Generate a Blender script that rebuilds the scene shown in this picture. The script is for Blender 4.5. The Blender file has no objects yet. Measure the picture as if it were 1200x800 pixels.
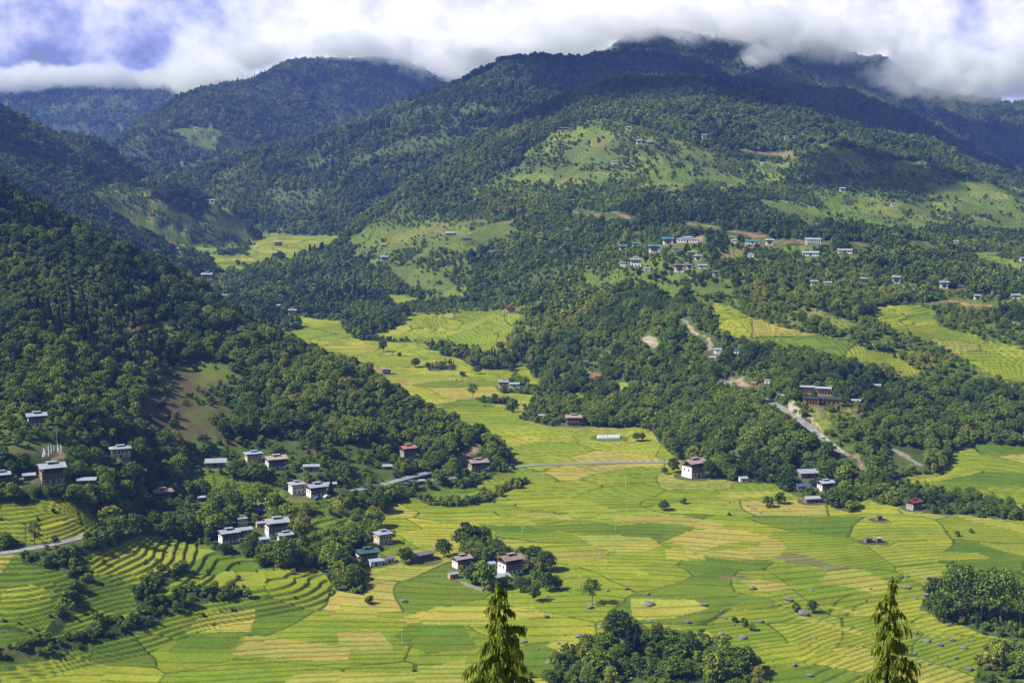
import bpy, bmesh, math, random
import numpy as np
from mathutils import Vector, Matrix

R = math.radians
random.seed(7)
rng = np.random.default_rng(11)
sc = bpy.context.scene
COL = sc.collection

# ------------------------------------------------------------------ camera, sky, sun, exposure
FPX, CU, CV = 1648.0, 600.0, 400.0          # focal length in pixels of the 1200 x 800 photograph, its centre
PITCH = math.atan(200.0 / FPX)              # the camera looks 7 degrees down into the valley
SP, CP = math.sin(PITCH), math.cos(PITCH)
cam_data = bpy.data.cameras.new('camera')
cam_data.sensor_width = 36.0
cam_data.lens = FPX / 1200.0 * 36.0
cam_data.clip_start, cam_data.clip_end = 0.5, 60000.0
cam = bpy.data.objects.new('camera', cam_data)
cam.rotation_euler = (R(90) - PITCH, 0, 0)
COL.objects.link(cam)
sc.camera = cam

SUN_EL, SUN_AZ = R(45), math.atan2(-0.29, -0.95)     # towards the sun: from the left
SUN_DIR = Vector((math.cos(SUN_EL) * math.cos(SUN_AZ), math.cos(SUN_EL) * math.sin(SUN_AZ), math.sin(SUN_EL)))
sun_data = bpy.data.lights.new('sun', 'SUN')
sun_data.energy, sun_data.angle, sun_data.color = 5.0, R(0.5), (1.0, 0.965, 0.90)
sun = bpy.data.objects.new('sun', sun_data)
sun.rotation_euler = (-SUN_DIR).to_track_quat('-Z', 'Y').to_euler()
COL.objects.link(sun)

def make_world():
    w = bpy.data.worlds.new('World'); sc.world = w
    w.use_nodes = True
    nt = w.node_tree; nt.nodes.clear()
    N = lambda t, **k: [setattr(n, a, b) for n in [nt.nodes.new(t)] for a, b in k.items()] and nt.nodes[-1] or nt.nodes[-1]
    L = nt.links.new
    out = N('ShaderNodeOutputWorld')
    sky = N('ShaderNodeTexSky', sky_type='NISHITA', sun_disc=False, sun_elevation=SUN_EL,
            sun_rotation=(R(90) - SUN_AZ) % (2 * math.pi))
    b1 = N('ShaderNodeBackground'); b1.inputs['Strength'].default_value = SKY_STR
    L(sky.outputs[0], b1.inputs[0])
    # cloud bank over the far ridges: layered noise on the view direction
    tc = N('ShaderNodeTexCoord')
    sep = N('ShaderNodeSeparateXYZ'); L(tc.outputs['Generated'], sep.inputs[0])
    mp = N('ShaderNodeMapping'); mp.inputs['Scale'].default_value = (1, 1, 1.15); mp.inputs['Location'].default_value = CLOUD_LOC
    L(tc.outputs['Generated'], mp.inputs[0])
    def noise(scale, det, rough, dist=0.0, lac=2.0):
        n = N('ShaderNodeTexNoise'); n.inputs['Scale'].default_value = scale; n.inputs['Detail'].default_value = det
        n.inputs['Roughness'].default_value = rough; n.inputs['Distortion'].default_value = dist
        L(mp.outputs[0], n.inputs['Vector']); return n.outputs['Fac']
    def math_(op, a, b=None, c=None):
        n = N('ShaderNodeMath', operation=op)
        for i, x in enumerate((a, b, c)):
            if x is None: continue
            if isinstance(x, (int, float)): n.inputs[i].default_value = x
            else: L(x, n.inputs[i])
        return n.outputs[0]
    def ramp(x, lo, hi):
        n = N('ShaderNodeMapRange', interpolation_type='SMOOTHSTEP'); L(x, n.inputs[0])
        n.inputs[1].default_value = lo; n.inputs[2].default_value = hi; return n.outputs[0]
    big = noise(11.0, 5, 0.5, 0.0)
    puff = noise(24.0, 9, 0.56, 0.0)
    az = sep.outputs[0]; el = sep.outputs[2]
    # the bank is closed and white in the middle, greyer to the right, broken into puffs with blue gaps to the left
    left = ramp(az, -0.13, -0.30); right = ramp(az, 0.08, 0.34)
    cover = math_('ADD', math_('MULTIPLY', big, 0.8), math_('MULTIPLY', puff, 0.65))
    cover = math_('SUBTRACT', cover, math_('MULTIPLY', left, 0.09))
    cover = math_('ADD', cover, math_('MULTIPLY', right, 0.12))
    cover = math_('SUBTRACT', cover, math_('MULTIPLY', ramp(el, 0.22, 0.5), 0.5))
    cover = math_('SUBTRACT', cover, math_('MULTIPLY', ramp(sep.outputs[1], 0.75, 0.2), 0.6))     # the rest of the sky is clear
    mask = ramp(cover, 0.36, 0.52)
    lit = math_('ADD', 0.86, math_('MULTIPLY', math_('SUBTRACT', puff, 0.5), 1.9))
    lit = math_('ADD', lit, math_('MULTIPLY', math_('SUBTRACT', big, 0.5), 0.9))
    lit = math_('SUBTRACT', lit, math_('MULTIPLY', left, 0.46))
    lit = math_('SUBTRACT', lit, math_('MULTIPLY', right, 0.30))
    lit = math_('ADD', lit, math_('MULTIPLY', ramp(el, 0.03, 0.11), 0.10))
    cr = N('ShaderNodeValToRGB'); L(lit, cr.inputs[0])
    e = cr.color_ramp.elements
    e[0].position, e[0].color = 0.15, (0.22, 0.26, 0.55, 1)
    e[1].position, e[1].color = 0.92, (1.0, 0.985, 0.96, 1)
    for pos, c in ((0.40, (0.40, 0.44, 0.74, 1)), (0.66, (0.74, 0.75, 0.86, 1))): e.new(pos).color = c
    b2 = N('ShaderNodeBackground'); b2.inputs['Strength'].default_value = CLOUD_STR; L(cr.outputs[0], b2.inputs[0])
    # behind the clouds the sky is a deep clear blue through the same Nishita sky
    mx = N('ShaderNodeMixShader'); L(mask, mx.inputs[0]); L(b1.outputs[0], mx.inputs[1]); L(b2.outputs[0], mx.inputs[2])
    L(mx.outputs[0], out.inputs['Surface'])

SKY_STR, CLOUD_STR, CLOUD_LOC = 0.052, 0.95, (0.3, 0.0, 0.1)
make_world()
sc.view_settings.view_transform = 'Standard'
sc.view_settings.look = 'None'
sc.view_settings.exposure = 0.50
sc.view_settings.gamma = 1.0
sc.view_settings.use_curve_mapping = False
sc.render.engine = 'CYCLES'
DENOISE = True
sc.cycles.max_bounces = 20
sc.cycles.diffuse_bounces = 2
sc.cycles.transmission_bounces = 3
sc.cycles.transparent_max_bounces = 12
sc.cycles.volume_bounces = 20
sc.cycles.volume_step_rate = 1.0
sc.cycles.volume_max_steps = 256
sc.cycles.use_denoising = DENOISE
sc.cycles.denoiser = 'OPENIMAGEDENOISE'
sc.cycles.denoising_input_passes = 'RGB_ALBEDO_NORMAL'
sc.cycles.denoising_prefilter = 'ACCURATE'
HAZE_DENSITY, HAZE_COLOUR = 8.6e-5, (0.19, 0.32, 1.0, 1)

# ------------------------------------------------------------------ pixel <-> world
def unproj(u, v, y):
    a, b = (u - CU) / FPX, (CV - v) / FPX
    d = np.array((a, CP + b * SP, -SP + b * CP))
    return d * (y / d[1])
def proj(x, y, z):
    fw = y * CP - z * SP
    up = y * SP + z * CP
    fw = np.where(fw < 0.1, 0.1, fw)
    return CU + FPX * x / fw, CV - FPX * up / fw

# ------------------------------------------------------------------ numpy noise
def _hash(ix, iy, seed):
    h = (ix.astype(np.int64) * 374761393 + iy.astype(np.int64) * 668265263 + seed * 1442695041) & 0xFFFFFFFF
    h = ((h ^ (h >> 13)) * 1274126177) & 0xFFFFFFFF
    h = ((h ^ (h >> 16)) * 2246822519) & 0xFFFFFFFF
    return ((h ^ (h >> 15)) & 0xFFFFFF) / float(0xFFFFFF)
def vnoise(x, y, seed=0):
    ix, iy = np.floor(x), np.floor(y)
    fx, fy = x - ix, y - iy
    fx = fx * fx * fx * (fx * (fx * 6 - 15) + 10); fy = fy * fy * fy * (fy * (fy * 6 - 15) + 10)
    a = _hash(ix, iy, seed); b = _hash(ix + 1, iy, seed); c = _hash(ix, iy + 1, seed); d = _hash(ix + 1, iy + 1, seed)
    return (a + (b - a) * fx) * (1 - fy) + (c + (d - c) * fx) * fy
def fbm(x, y, octs=4, seed=0):                       # about -1 .. 1
    s = np.zeros_like(x); amp, tot = 1.0, 0.0
    for o in range(octs):
        s += amp * (vnoise(x * 2 ** o + 17.3 * o, y * 2 ** o - 9.1 * o, seed + o) * 2 - 1); tot += amp; amp *= 0.5
    return s / tot * 1.6
def voronoi(x, y, seed=0):
    """nearest cell id, and distance to the border between the two nearest cells"""
    ix, iy = np.floor(x), np.floor(y)
    d1 = np.full(x.shape, 9.0); d2 = np.full(x.shape, 9.0); cid = np.zeros(x.shape)
    for ox in (-1, 0, 1):
        for oy in (-1, 0, 1):
            cx, cy = ix + ox, iy + oy
            px = cx + 0.1 + 0.8 * _hash(cx, cy, seed); py = cy + 0.1 + 0.8 * _hash(cx, cy, seed + 5)
            d = np.hypot(px - x, py - y); h = _hash(cx, cy, seed + 9)
            nearer = d < d1
            d2 = np.where(nearer, d1, np.minimum(d2, d)); cid = np.where(nearer, h, cid); d1 = np.where(nearer, d, d1)
    return cid, d2 - d1
def sstep(a, b, x):
    t = np.clip((x - a) / (b - a), 0, 1); return t * t * (3 - 2 * t)

# ------------------------------------------------------------------ relief: one thin-plate surface for each mountain, joined by maximum
class Relief:
    """A mountain: thin-plate surface through surveyed points (pixel column, row, distance)."""
    def __init__(self, crest, face=(), back=0.45, back_d=200.0, reach=260.0, fall=0.55, rough=0.0, wave=300.0, front=None, seed=0):
        P = [unproj(*p) for p in list(crest) + list(face)]
        for c in crest:                                   # the far side falls away behind the crest
            q = unproj(*c)
            n = np.array((q[0], q[1])); n /= np.linalg.norm(n)
            P.append(np.array((q[0] + n[0] * back_d, q[1] + n[1] * back_d, q[2] - back * back_d)))
            if front:
                P.append(np.array((q[0] - n[0] * front[0], q[1] - n[1] * front[0], q[2] - front[0] * front[1])))
        P = np.array(P)
        self.c = P[:, :2] / 1000.0
        n = len(P)
        K = self.kern(np.linalg.norm(self.c[:, None] - self.c[None], axis=2)) + np.eye(n) * 2e-4
        A = np.zeros((n + 3, n + 3)); A[:n, :n] = K; A[:n, n] = 1; A[:n, n + 1:] = self.c; A[n, :n] = 1; A[n + 1:, :n] = self.c.T
        self.w = np.linalg.solve(A, np.concatenate((P[:, 2], (0, 0, 0))))
        self.reach, self.fall, self.rough, self.wave, self.seed = reach / 1000, fall, rough, wave, seed
    @staticmethod
    def kern(r): return np.where(r > 1e-9, r * r * np.log(np.maximum(r, 1e-9)), 0.0)
    def __call__(self, x, y, above):
        """heights, evaluated only where this mountain can rise above what is there already"""
        out = np.full(x.shape, -1e4)
        lo, hi = self.c.min(0) * 1000 - self.reach * 1000 - 700, self.c.max(0) * 1000 + self.reach * 1000 + 700
        m = np.nonzero((x > lo[0]) & (x < hi[0]) & (y > lo[1]) & (y < hi[1]))
        if not len(m[0]): return out
        X, Y = x[m] / 1000.0, y[m] / 1000.0
        z = self.w[-3] + self.w[-2] * X + self.w[-1] * Y
        dm = np.full(X.shape, 1e9)
        for (cx, cy), w in zip(self.c, self.w[:-3]):
            r2 = (X - cx) ** 2 + (Y - cy) ** 2
            dm = np.minimum(dm, r2)
            z = z + (0.5 * w) * r2 * np.log(np.maximum(r2, 1e-12))
        z = z - np.maximum(np.sqrt(dm) - self.reach, 0) * 1000 * self.fall
        k = np.nonzero(z + 1.2 * self.rough > above[m])[0]
        if self.rough and len(k):
            s, wv, xx, yy = self.seed, self.wave, X[k] * 1000, Y[k] * 1000
            rg = 1 - np.abs(fbm(xx / wv + 3.1 * s, yy / wv * 0.8, 3, 40 + s))
            z[k] += self.rough * (rg - 0.75) + self.rough * 0.5 * fbm(xx / wv * 2.2, yy / wv * 2.2, 3, 60 + s)
        out[m] = z
        return out

FLOOR_SLOPE = 0.05
def floor_z(x, y):
    z = -200 + FLOOR_SLOPE * (np.clip(y, 100, 2600) - 550) + 0.012 * np.maximum(y - 2600, 0)
    z = z + 1.3 * fbm(x / 170.0, y / 170.0, 2, 3) + 0.0002 * np.clip(np.abs(x - 40) - 120, 0, 1500) ** 1.6
    # the boulder field at the lower right dips towards the river
    z = z - 0.05 * np.clip(x - 120, 0, 500) * sstep(760, 560, y)
    return z
def near_z(x, y):
    r = y + 0.15 * np.abs(x)
    return np.where(r > 3, -1.7 - 0.6 * (r - 3), -1.7 + np.clip(-0.25 * (r + 12), 0, 9))

RELIEF = [
  # 0 nearest hill, left, with the terraced foot below it
  Relief(crest=[(-120,159,1180),(-60,189,1170),(0,221,1150),(60,249,1140),(100,271,1130),(200,314,1100),(250,359,1060),(300,389,1040),(360,413,1010),(430,453,960),(500,483,930),(560,519,890),(592,544,862)],
         face=[(0,800,530),(150,800,541),(0,720,560),(150,720,590),(250,690,622),(0,650,613),(60,640,615),(180,615,705),(100,690,596),(230,650,668),(330,640,684),(400,640,690),(300,680,638),(200,700,606),
               (55,555,681),(140,525,746),(43,492,742),(300,530,812),(325,542,798),(365,547,795),(478,527,862),(270,545,792),(190,580,752),(290,612,712),(365,570,772),
               (560,557,842),(460,565,815),(440,590,775),(240,470,877),(230,440,920),(100,400,876),(0,400,853),(0,300,1010),(400,500,868),(500,520,872),(350,450,925),(300,420,950),(150,330,1012),
               (-150,800,540),(-150,640,610),(-150,500,735),(-150,350,920)],
         back=0.35, back_d=160, reach=130, fall=0.6, rough=5.0, wave=130, seed=1),
  # 1 shaded hill behind it
  Relief(crest=[(-100,112,2350),(0,150,2300),(60,185,2280),(120,206,2270),(200,224,2260),(250,245,2270),(302,278,2300)],
         face=[(240,292,2190)], back=0.5, back_d=220, front=(260,0.28), reach=240, fall=0.6, rough=14, wave=210, seed=2),
  # 2 bluish hill further left
  Relief(crest=[(-100,95,2500),(0,126,2600),(60,150,2650),(110,166,2700),(190,196,2900),(232,214,3050)], back=0.4, front=(300,0.4), reach=300, fall=0.5, rough=18, wave=260, seed=3),
  # 3 far blue mountain under the cloud
  Relief(crest=[(-300,112,6100),(-100,108,6000),(0,104,6000),(60,107,6000),(110,103,6000),(160,107,6000),(215,106,6000),(300,110,6000),(380,120,6000)], back=0.4, back_d=400, front=(1400,0.33), reach=700, fall=0.5, rough=40, wave=700, seed=4),
  # 4 left-centre mountain
  Relief(crest=[(126,176,3500),(160,156,3700),(200,136,3900),(260,106,4100),(320,80,4300),(356,67,4400),(400,76,4500),(440,71,4600),(500,90,4700),(560,96,4800),(620,105,4900)],
         face=[(140,192,3300),(230,196,3100),(250,202,3000),(230,158,3480),(330,130,3850),(420,110,4200)], back=0.45, back_d=300, front=(800,0.36), reach=380, fall=0.5, rough=30, wave=420, seed=5),
  # 5 long forested ridge rising to the cloud
  Relief(crest=[(205,207,2700),(260,190,2800),(330,174,2900),(430,150,3000),(520,124,3100),(600,98,3200),(650,82,3300),(700,58,3400),(752,36,3500),(800,50,3560),(850,54,3600),(905,62,3700),(960,84,3780),(1010,110,3850)],
         face=[(350,275,2420),(420,265,2450),(300,255,2430),(240,215,2600)], back=0.4, back_d=300, front=(480,0.36), reach=300, fall=0.5, rough=22, wave=330, seed=6),
  # 6 dark ridge at the right
  Relief(crest=[(760,66,3000),(800,74,3000),(850,86,3000),(900,97,3000),(950,104,3000),(1000,113,3000),(1060,137,3000),(1120,166,3000),(1200,208,3000),(1300,250,2950)], back=0.5, back_d=200, front=(300,0.5), reach=300, fall=0.5, rough=10, wave=240, seed=7),
  # 7 ridge under the cloud behind it
  Relief(crest=[(840,60,3760),(870,52,3800),(900,46,3850),(930,54,3900),(960,62,3900),(1000,68,3900),(1035,72,3900),(1062,92,3850),(1085,112,3800),(1140,117,3900),(1200,124,4000),(1300,140,4000)], back=0.4, back_d=300, front=(500,0.4), reach=350, fall=0.5, rough=18, wave=330, seed=8),
  # 8 central hill with the villages, and its spur above the valley floor
  Relief(crest=[(300,332,1800),(340,311,1880),(420,256,2050),(500,206,2200),(580,161,2300),(660,121,2350),(720,96,2350),(780,86,2350),(840,96,2350),(900,121,2350),(960,146,2350),(1020,166,2400),(1080,191,2430),(1140,216,2420),(1200,236,2400),(1300,274,2350)],
         face=[(310,340,1720),(400,372,1470),(450,388,1385),(560,412,1260),(640,442,1150),(700,465,1065),(760,482,1015),(830,548,862),(900,566,838),(950,581,812),(1010,588,795),
               (600,360,1450),(540,380,1400),(480,352,1600),(440,300,1800),(590,295,1650),(540,265,1800),(420,278,1950),(640,240,1850),(600,210,2000),(700,190,1950),(750,165,2000),(820,162,2040),(900,185,2030),
               (750,250,1600),(735,308,1320),(800,280,1380),(870,285,1380),(950,285,1370),(1040,325,1270),(1140,345,1240),(1190,347,1240),(980,205,1950),(985,178,2010),(950,262,1600),(1040,250,1750),(1100,240,1850),(1190,292,1500),
               (650,400,1220),(700,362,1250),(760,400,1090),(800,350,1190),(850,400,1050),(860,370,1110),(1000,405,1040),(1060,380,1140),(1180,430,1030),(960,465,915),(870,452,945),(925,485,885),(990,530,850),
               (1100,520,880),(1060,480,950),(1200,500,930),(1140,545,880),(1300,420,1050),(1300,500,940)],
         back=0.4, back_d=250, reach=190, fall=0.6, rough=9, wave=190, seed=9),
]
PADS = []          # (x, y, z, radius): levelled ground under buildings
ROADPTS = []       # list of (points Nx3, half width)
def base_height(x, y, with_id=False):
    x = np.asarray(x, float); y = np.asarray(y, float)
    z = np.maximum(floor_z(x, y), near_z(x, y)); lid = np.full(x.shape, -1)
    for i, r in enumerate(RELIEF):
        zi = r(x, y, z)
        up = zi > z
        z = np.where(up, zi, z); lid = np.where(up, i, lid)
    return (z, lid) if with_id else z
def hits(uv):
    """where the sight lines through these pixels meet the relief"""
    uv = np.array(uv, float)
    a, b = (uv[:, 0] - CU) / FPX, (CV - uv[:, 1]) / FPX
    d = np.stack((a, CP + b * SP, -SP + b * CP), 1); d /= d[:, 1:2]
    ys = 470 * (6500 / 470.0) ** np.linspace(0, 1, 420)
    X, Y, Z = d[:, 0:1] * ys, np.broadcast_to(ys, (len(uv), len(ys))), d[:, 2:3] * ys
    below = base_height(X, Y) > Z
    k = np.where(below.any(1), below.argmax(1), len(ys) - 1)
    lo, hi = ys[np.maximum(k - 1, 0)], ys[k]
    for _ in range(14):
        m = (lo + hi) / 2
        bl = base_height(d[:, 0] * m, m) > d[:, 2] * m
        hi = np.where(bl, m, hi); lo = np.where(bl, lo, m)
    return np.stack((d[:, 0] * hi, hi, base_height(d[:, 0] * hi, hi)), 1)

# ------------------------------------------------------------------ land cover, traced on the ground
FOREST, PADDY, GRASS, EARTH, SCRUB, BELT, TERR, YARD, MOSAIC = range(9)
# (class, polygon in photograph pixels), later ones win
COVER = [
  (PADDY, [(-300,590),(30,587),(110,598),(122,612),(60,632),(-300,652)]),
  (PADDY, [(-300,652),(60,652),(90,644),(150,628),(228,634),(262,650),(330,657),(415,655),(425,640),(470,600),(520,580),(560,570),(600,552),(640,560),(640,1100),(-300,1100)]),
  (GRASS, [(205,517),(300,512),(360,505),(400,520),(470,528),(472,572),(440,590),(430,640),(380,640),(330,600),(310,566),(220,545)]),
  (GRASS, [(0,480),(48,478),(108,505),(128,522),(92,543),(30,536),(-40,522)]),
  (PADDY, [(216,551),(260,563),(300,568),(332,570),(358,581),(300,590),(250,588),(220,572)]),
  (PADDY, [(322,590),(358,585),(388,586),(405,600),(340,602)]),
  (PADDY, [(340,603),(405,605),(434,622),(400,632),(372,616)]),
  (PADDY, [(452,594),(475,583),(500,577),(520,600),(500,640),(470,630),(450,610)]),
  # belts of bushes along the gullies and banks of the near terraces
  (BELT, [(-20,778),(-20,764),(60,748),(95,742),(110,728),(140,728),(172,712),(192,694),(215,690),(245,688),(292,692),(292,700),(240,704),(200,716),(178,732),(150,744),(100,757),(30,770)]),
  (BELT, [(22,648),(60,650),(88,644),(150,629),(182,622),(190,628),(110,645),(92,660),(108,668),(92,682),(70,668),(30,662)]),
  (BELT, [(158,690),(175,678),(215,664),(224,670),(200,682),(180,692),(172,712),(160,706)]),
  (BELT, [(90,682),(110,680),(100,700),(70,742),(52,744),(80,705)]),
  (BELT, [(330,640),(372,650),(402,664),(430,688),(425,700),(398,690),(366,664)]),
  (BELT, [(472,578),(510,584),(542,584),(575,579),(610,566),(624,562),(624,567),(578,587),(540,591),(505,590)]),
  (BELT, [(517,568),(560,563),(585,556),(600,549),(603,552),(580,562),(540,572)]),
  # trees on the valley floor
  (FOREST, [(400,372),(440,388),(470,395),(470,402),(430,399),(400,388)]),
  (FOREST, [(481,392),(530,398),(560,410),(592,418),(602,440),(560,426),(520,411),(485,402)]),
  (FOREST, [(495,426),(532,425),(533,432),(500,432)]),
  (FOREST, [(578,452),(605,447),(622,455),(620,461),(590,460)]),
  (FOREST, [(558,464),(603,475),(600,480),(560,471)]),
  (FOREST, [(614,476),(640,456),(690,450),(700,470),(740,478),(762,500),(690,500),(650,500),(608,490)]),
  (FOREST, [(690,452),(750,462),(800,520),(830,545),(880,556),(940,565),(1010,580),(1000,600),(960,588),(930,580),(905,568),(850,563),(800,540),(760,505),(700,480)]),
  (FOREST, [(1000,576),(1062,564),(1130,583),(1200,600),(1300,620),(1300,632),(1200,612),(1130,604),(1080,600),(1020,588)]),
  (FOREST, [(636,812),(655,768),(690,750),(712,745),(716,722),(745,724),(765,738),(800,738),(850,762),(890,778),(902,812)]),
  (FOREST, [(1078,716),(1088,690),(1110,676),(1200,700),(1300,720),(1300,760),(1200,752),(1150,742),(1110,724)]),
  (GRASS, [(1160,750),(1300,760),(1300,1000),(1130,830)]),
  (FOREST, [(553,682),(530,668),(548,640),(560,634),(590,650),(620,650),(650,675),(660,690),(620,692),(580,692)]),
  (FOREST, [(395,690),(378,640),(400,618),(430,640),(425,690)]),
  (FOREST, [(300,668),(320,645),(350,640),(372,656),(378,668),(340,668)]),
  (FOREST, [(-60,575),(60,570),(130,575),(215,585),(240,605),(235,632),(205,628),(150,618),(118,605),(60,592),(-60,592)]),
  # clearings in the trees at the foot of the spur
  (PADDY, [(737,478),(770,484),(800,492),(775,494),(745,488)]),
  (PADDY, [(715,450),(735,450),(745,459),(722,459)]),
  (PADDY, [(648,434),(663,440),(660,447),(648,442)]),
  (PADDY, [(663,454),(680,462),(698,468),(675,466)]),
  (PADDY, [(1128,548),(1145,530),(1160,526),(1300,530),(1300,595),(1200,592),(1150,578),(1100,572),(1050,566),(1060,560)]),
  # half open slopes: fields, hedges and woods in patches
  (MOSAIC, [(560,225),(600,190),(650,150),(720,140),(790,160),(860,180),(940,200),(920,225),(840,230),(760,228),(690,232),(620,240)]),
  (MOSAIC, [(900,176),(960,168),(1050,188),(1130,205),(1260,235),(1260,300),(1160,300),(1080,282),(980,262),(930,230)]),
  (MOSAIC, [(650,320),(720,290),(790,275),(860,280),(900,300),(880,345),(800,350),(730,340),(690,335)]),
  (MOSAIC, [(860,290),(960,285),(1050,322),(1130,342),(1260,345),(1260,372),(1130,362),(1040,345),(940,345),(870,320)]),
  (MOSAIC, [(800,345),(900,350),(1000,375),(1060,350),(1130,365),(1260,390),(1260,470),(1160,450),(1080,450),(980,425),(880,405),(830,380)]),
  (MOSAIC, [(400,296),(430,255),(520,250),(620,255),(600,285),(540,300),(560,345),(500,350),(450,325)]),
  (MOSAIC, [(430,390),(500,355),(610,355),(630,380),(600,415),(520,408)]),
  (MOSAIC, [(90,215),(140,212),(220,250),(300,270),(290,298),(210,300),(150,265)]),
  (MOSAIC, [(940,468),(1000,470),(1040,490),(1030,520),(1000,540),(960,505)]),
  # the wooded spur closes the upper valley
  (FOREST, [(240,322),(290,318),(330,305),(420,330),(500,378),(470,396),(440,389),(400,376),(352,367),(346,388),(300,376),(250,350),(225,328)]),
  # fields of the central hill
  (TERR, [(594,208),(612,200),(660,198),(700,204),(712,212),(660,214),(620,213)]),
  (TERR, [(658,162),(672,156),(712,160),(728,166),(690,168)]),
  (TERR, [(660,176),(700,172),(730,180),(716,190),(676,190)]),
  (TERR, [(752,204),(790,200),(812,206),(800,216),(760,220)]),
  (TERR, [(800,190),(835,202),(868,212),(868,219),(830,211)]),
  (TERR, [(785,172),(830,176),(845,186),(820,190)]),
  (TERR, [(955,228),(990,226),(1040,232),(1080,240),(1102,250),(1080,270),(1030,264),(1000,258),(972,246)]),
  (TERR, [(878,232),(930,238),(992,262),(955,264),(905,246)]),
  (TERR, [(838,214),(860,217),(872,224),(850,223)]),
  (TERR, [(955,163),(1000,172),(1020,188),(990,186)]),
  (TERR, [(1040,190),(1080,186),(1108,206),(1060,206)]),
  (TERR, [(1112,216),(1150,208),(1200,236),(1300,250),(1300,275),(1200,266),(1150,262),(1128,246)]),
  (TERR, [(1130,290),(1160,295),(1200,310),(1200,318),(1150,303)]),
  (PADDY, [(832,352),(852,358),(872,368),(930,384),(990,400),(1040,413),(1085,434),(1060,438),(1000,418),(940,404),(880,400),(845,388)]),
  (TERR, [(975,375),(1000,374),(1010,380),(990,383)]),
  (PADDY, [(1020,360),(1062,357),(1092,364),(1098,382),(1140,392),(1200,408),(1260,420),(1260,462),(1200,452),(1150,432),(1100,402),(1060,392),(1030,376)]),
  (TERR, [(808,332),(850,336),(862,344),(815,342)]),
  (TERR, [(402,290),(412,270),(440,260),(500,266),(558,256),(604,262),(594,276),(545,291),(500,292),(470,285),(430,292)]),
  (TERR, [(458,310),(500,314),(530,330),(544,346),(505,342),(470,327)]),
  (PADDY, [(438,386),(470,376),(500,366),(560,366),(594,362),(612,372),(595,398),(575,412),(545,404),(500,398),(450,394)]),
  (TERR, [(680,322),(720,318),(730,330),(690,334)]),
  (TERR, [(770,334),(800,334),(796,346),(776,346)]),
  (TERR, [(955,474),(970,478),(1004,483),(1012,496),(985,498),(962,492)]),
  # far mountains
  (TERR, [(196,151),(212,146),(240,148),(268,160),(258,176),(236,172),(222,160)]),
  (TERR, [(212,193),(240,183),(248,188),(224,198)]),
  (TERR, [(592,150),(602,146),(612,150),(600,158),(588,158)]),
  (TERR, [(98,220),(128,218),(172,246),(215,270),(206,284),(160,262),(120,240)]),
  (TERR, [(178,262),(215,268),(250,282),(262,296),(225,296),(200,282)]),
  (TERR, [(236,240),(266,243),(292,264),(272,274),(252,264)]),
  # nearest hill: slope cleared of trees, small clearings
  (SCRUB, [(192,432),(244,420),(284,428),(280,478),(260,508),(240,527),(166,520),(160,486),(176,456)]),
  (GRASS, [(172,380),(205,376),(228,394),(200,402),(178,398)]),
  (GRASS, [(236,390),(272,386),(292,408),(262,414)]),
  (GRASS, [(150,330),(190,328),(200,345),(160,350)]),
  (GRASS, [(-10,282),(14,280),(16,292),(-10,294)]),
  (PADDY, [(340,398),(372,404),(410,424),(398,424),(360,412)]),
  (EARTH, [(174,268),(190,268),(204,284),(206,292),(192,284)]),
  (EARTH, [(137,382),(150,384),(166,396),(163,402),(148,394)]),
  (EARTH, [(664,434),(672,431),(678,440),(668,442)]),
  (EARTH, [(683,440),(692,435),(704,440),(702,447),(688,448)]),
]
EARTHY = [  # cuttings and tracks: (polyline, half width in metres, colour)
  ([(672,247),(700,252),(737,256)], 2.2, (.27,.15,.09)), ([(806,262),(840,267)], 2.8, (.28,.16,.09)), ([(854,271),(880,275),(896,277)], 2.8, (.27,.14,.09)),
  ([(848,300),(866,296),(890,287),(945,286),(968,286)], 1.8, (.26,.14,.09)), ([(862,290),(905,284),(942,284)], 2.2, (.27,.14,.09)), ([(806,285),(820,278),(822,284)], 2.8, (.34,.2,.12)),
  ([(1000,284),(1014,288)], 2.2, (.32,.14,.08)), ([(1066,282),(1096,290)], 1.7, (.3,.15,.09)), ([(1100,354),(1120,352),(1136,358),(1165,358)], 1.9, (.34,.18,.1)),
  ([(756,396),(762,398),(766,404)], 3.3, (.32,.27,.18)), ([(1050,528),(1062,535),(1076,543)], 2.8, (.30,.27,.21)), ([(984,526),(1000,534),(1012,548)], 2.2, (.27,.21,.12)),
  ([(800,374),(812,388),(830,396),(834,408),(828,416)], 1.1, (.30,.25,.17)), ([(848,444),(866,446),(878,452)], 2.8, (.30,.24,.14)), ([(950,490),(962,508)], 2.2, (.38,.29,.17)),
  ([(542,536),(556,527),(567,520)], 1.7, (.36,.24,.14)), ([(75,532),(62,545),(52,556)], 1.0, (.34,.26,.15)), ([(432,428),(448,433),(456,436)], 2.2, (.36,.18,.09)), ([(470,447),(478,452)], 2.2, (.36,.17,.08)),
  ([(300,265),(240,250)], 1.1, (.12,.14,.06)), ([(205,296),(236,300),(262,290),(286,284)], 1.7, (.10,.11,.06)), ([(510,270),(540,276),(556,272)], 2.2, (.2,.16,.09)),
  ([(870,176),(900,180),(925,180)], 2.2, (.3,.17,.1)), ([(1052,190),(1070,196)], 2.2, (.3,.18,.1)), ([(785,222),(815,218)], 2.8, (.26,.2,.11)), ([(700,202),(712,204)], 3.3, (.24,.2,.1)), ([(690,505),(660,500)], 1.1, (.2,.2,.1)),
]
C_GREEN, C_YG, C_PALE, C_GOLD, C_DARK, C_FALLOW = (.200,.250,.016), (.265,.295,.025), (.315,.310,.046), (.335,.295,.060), (.120,.180,.015), (.19,.17,.065)
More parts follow.
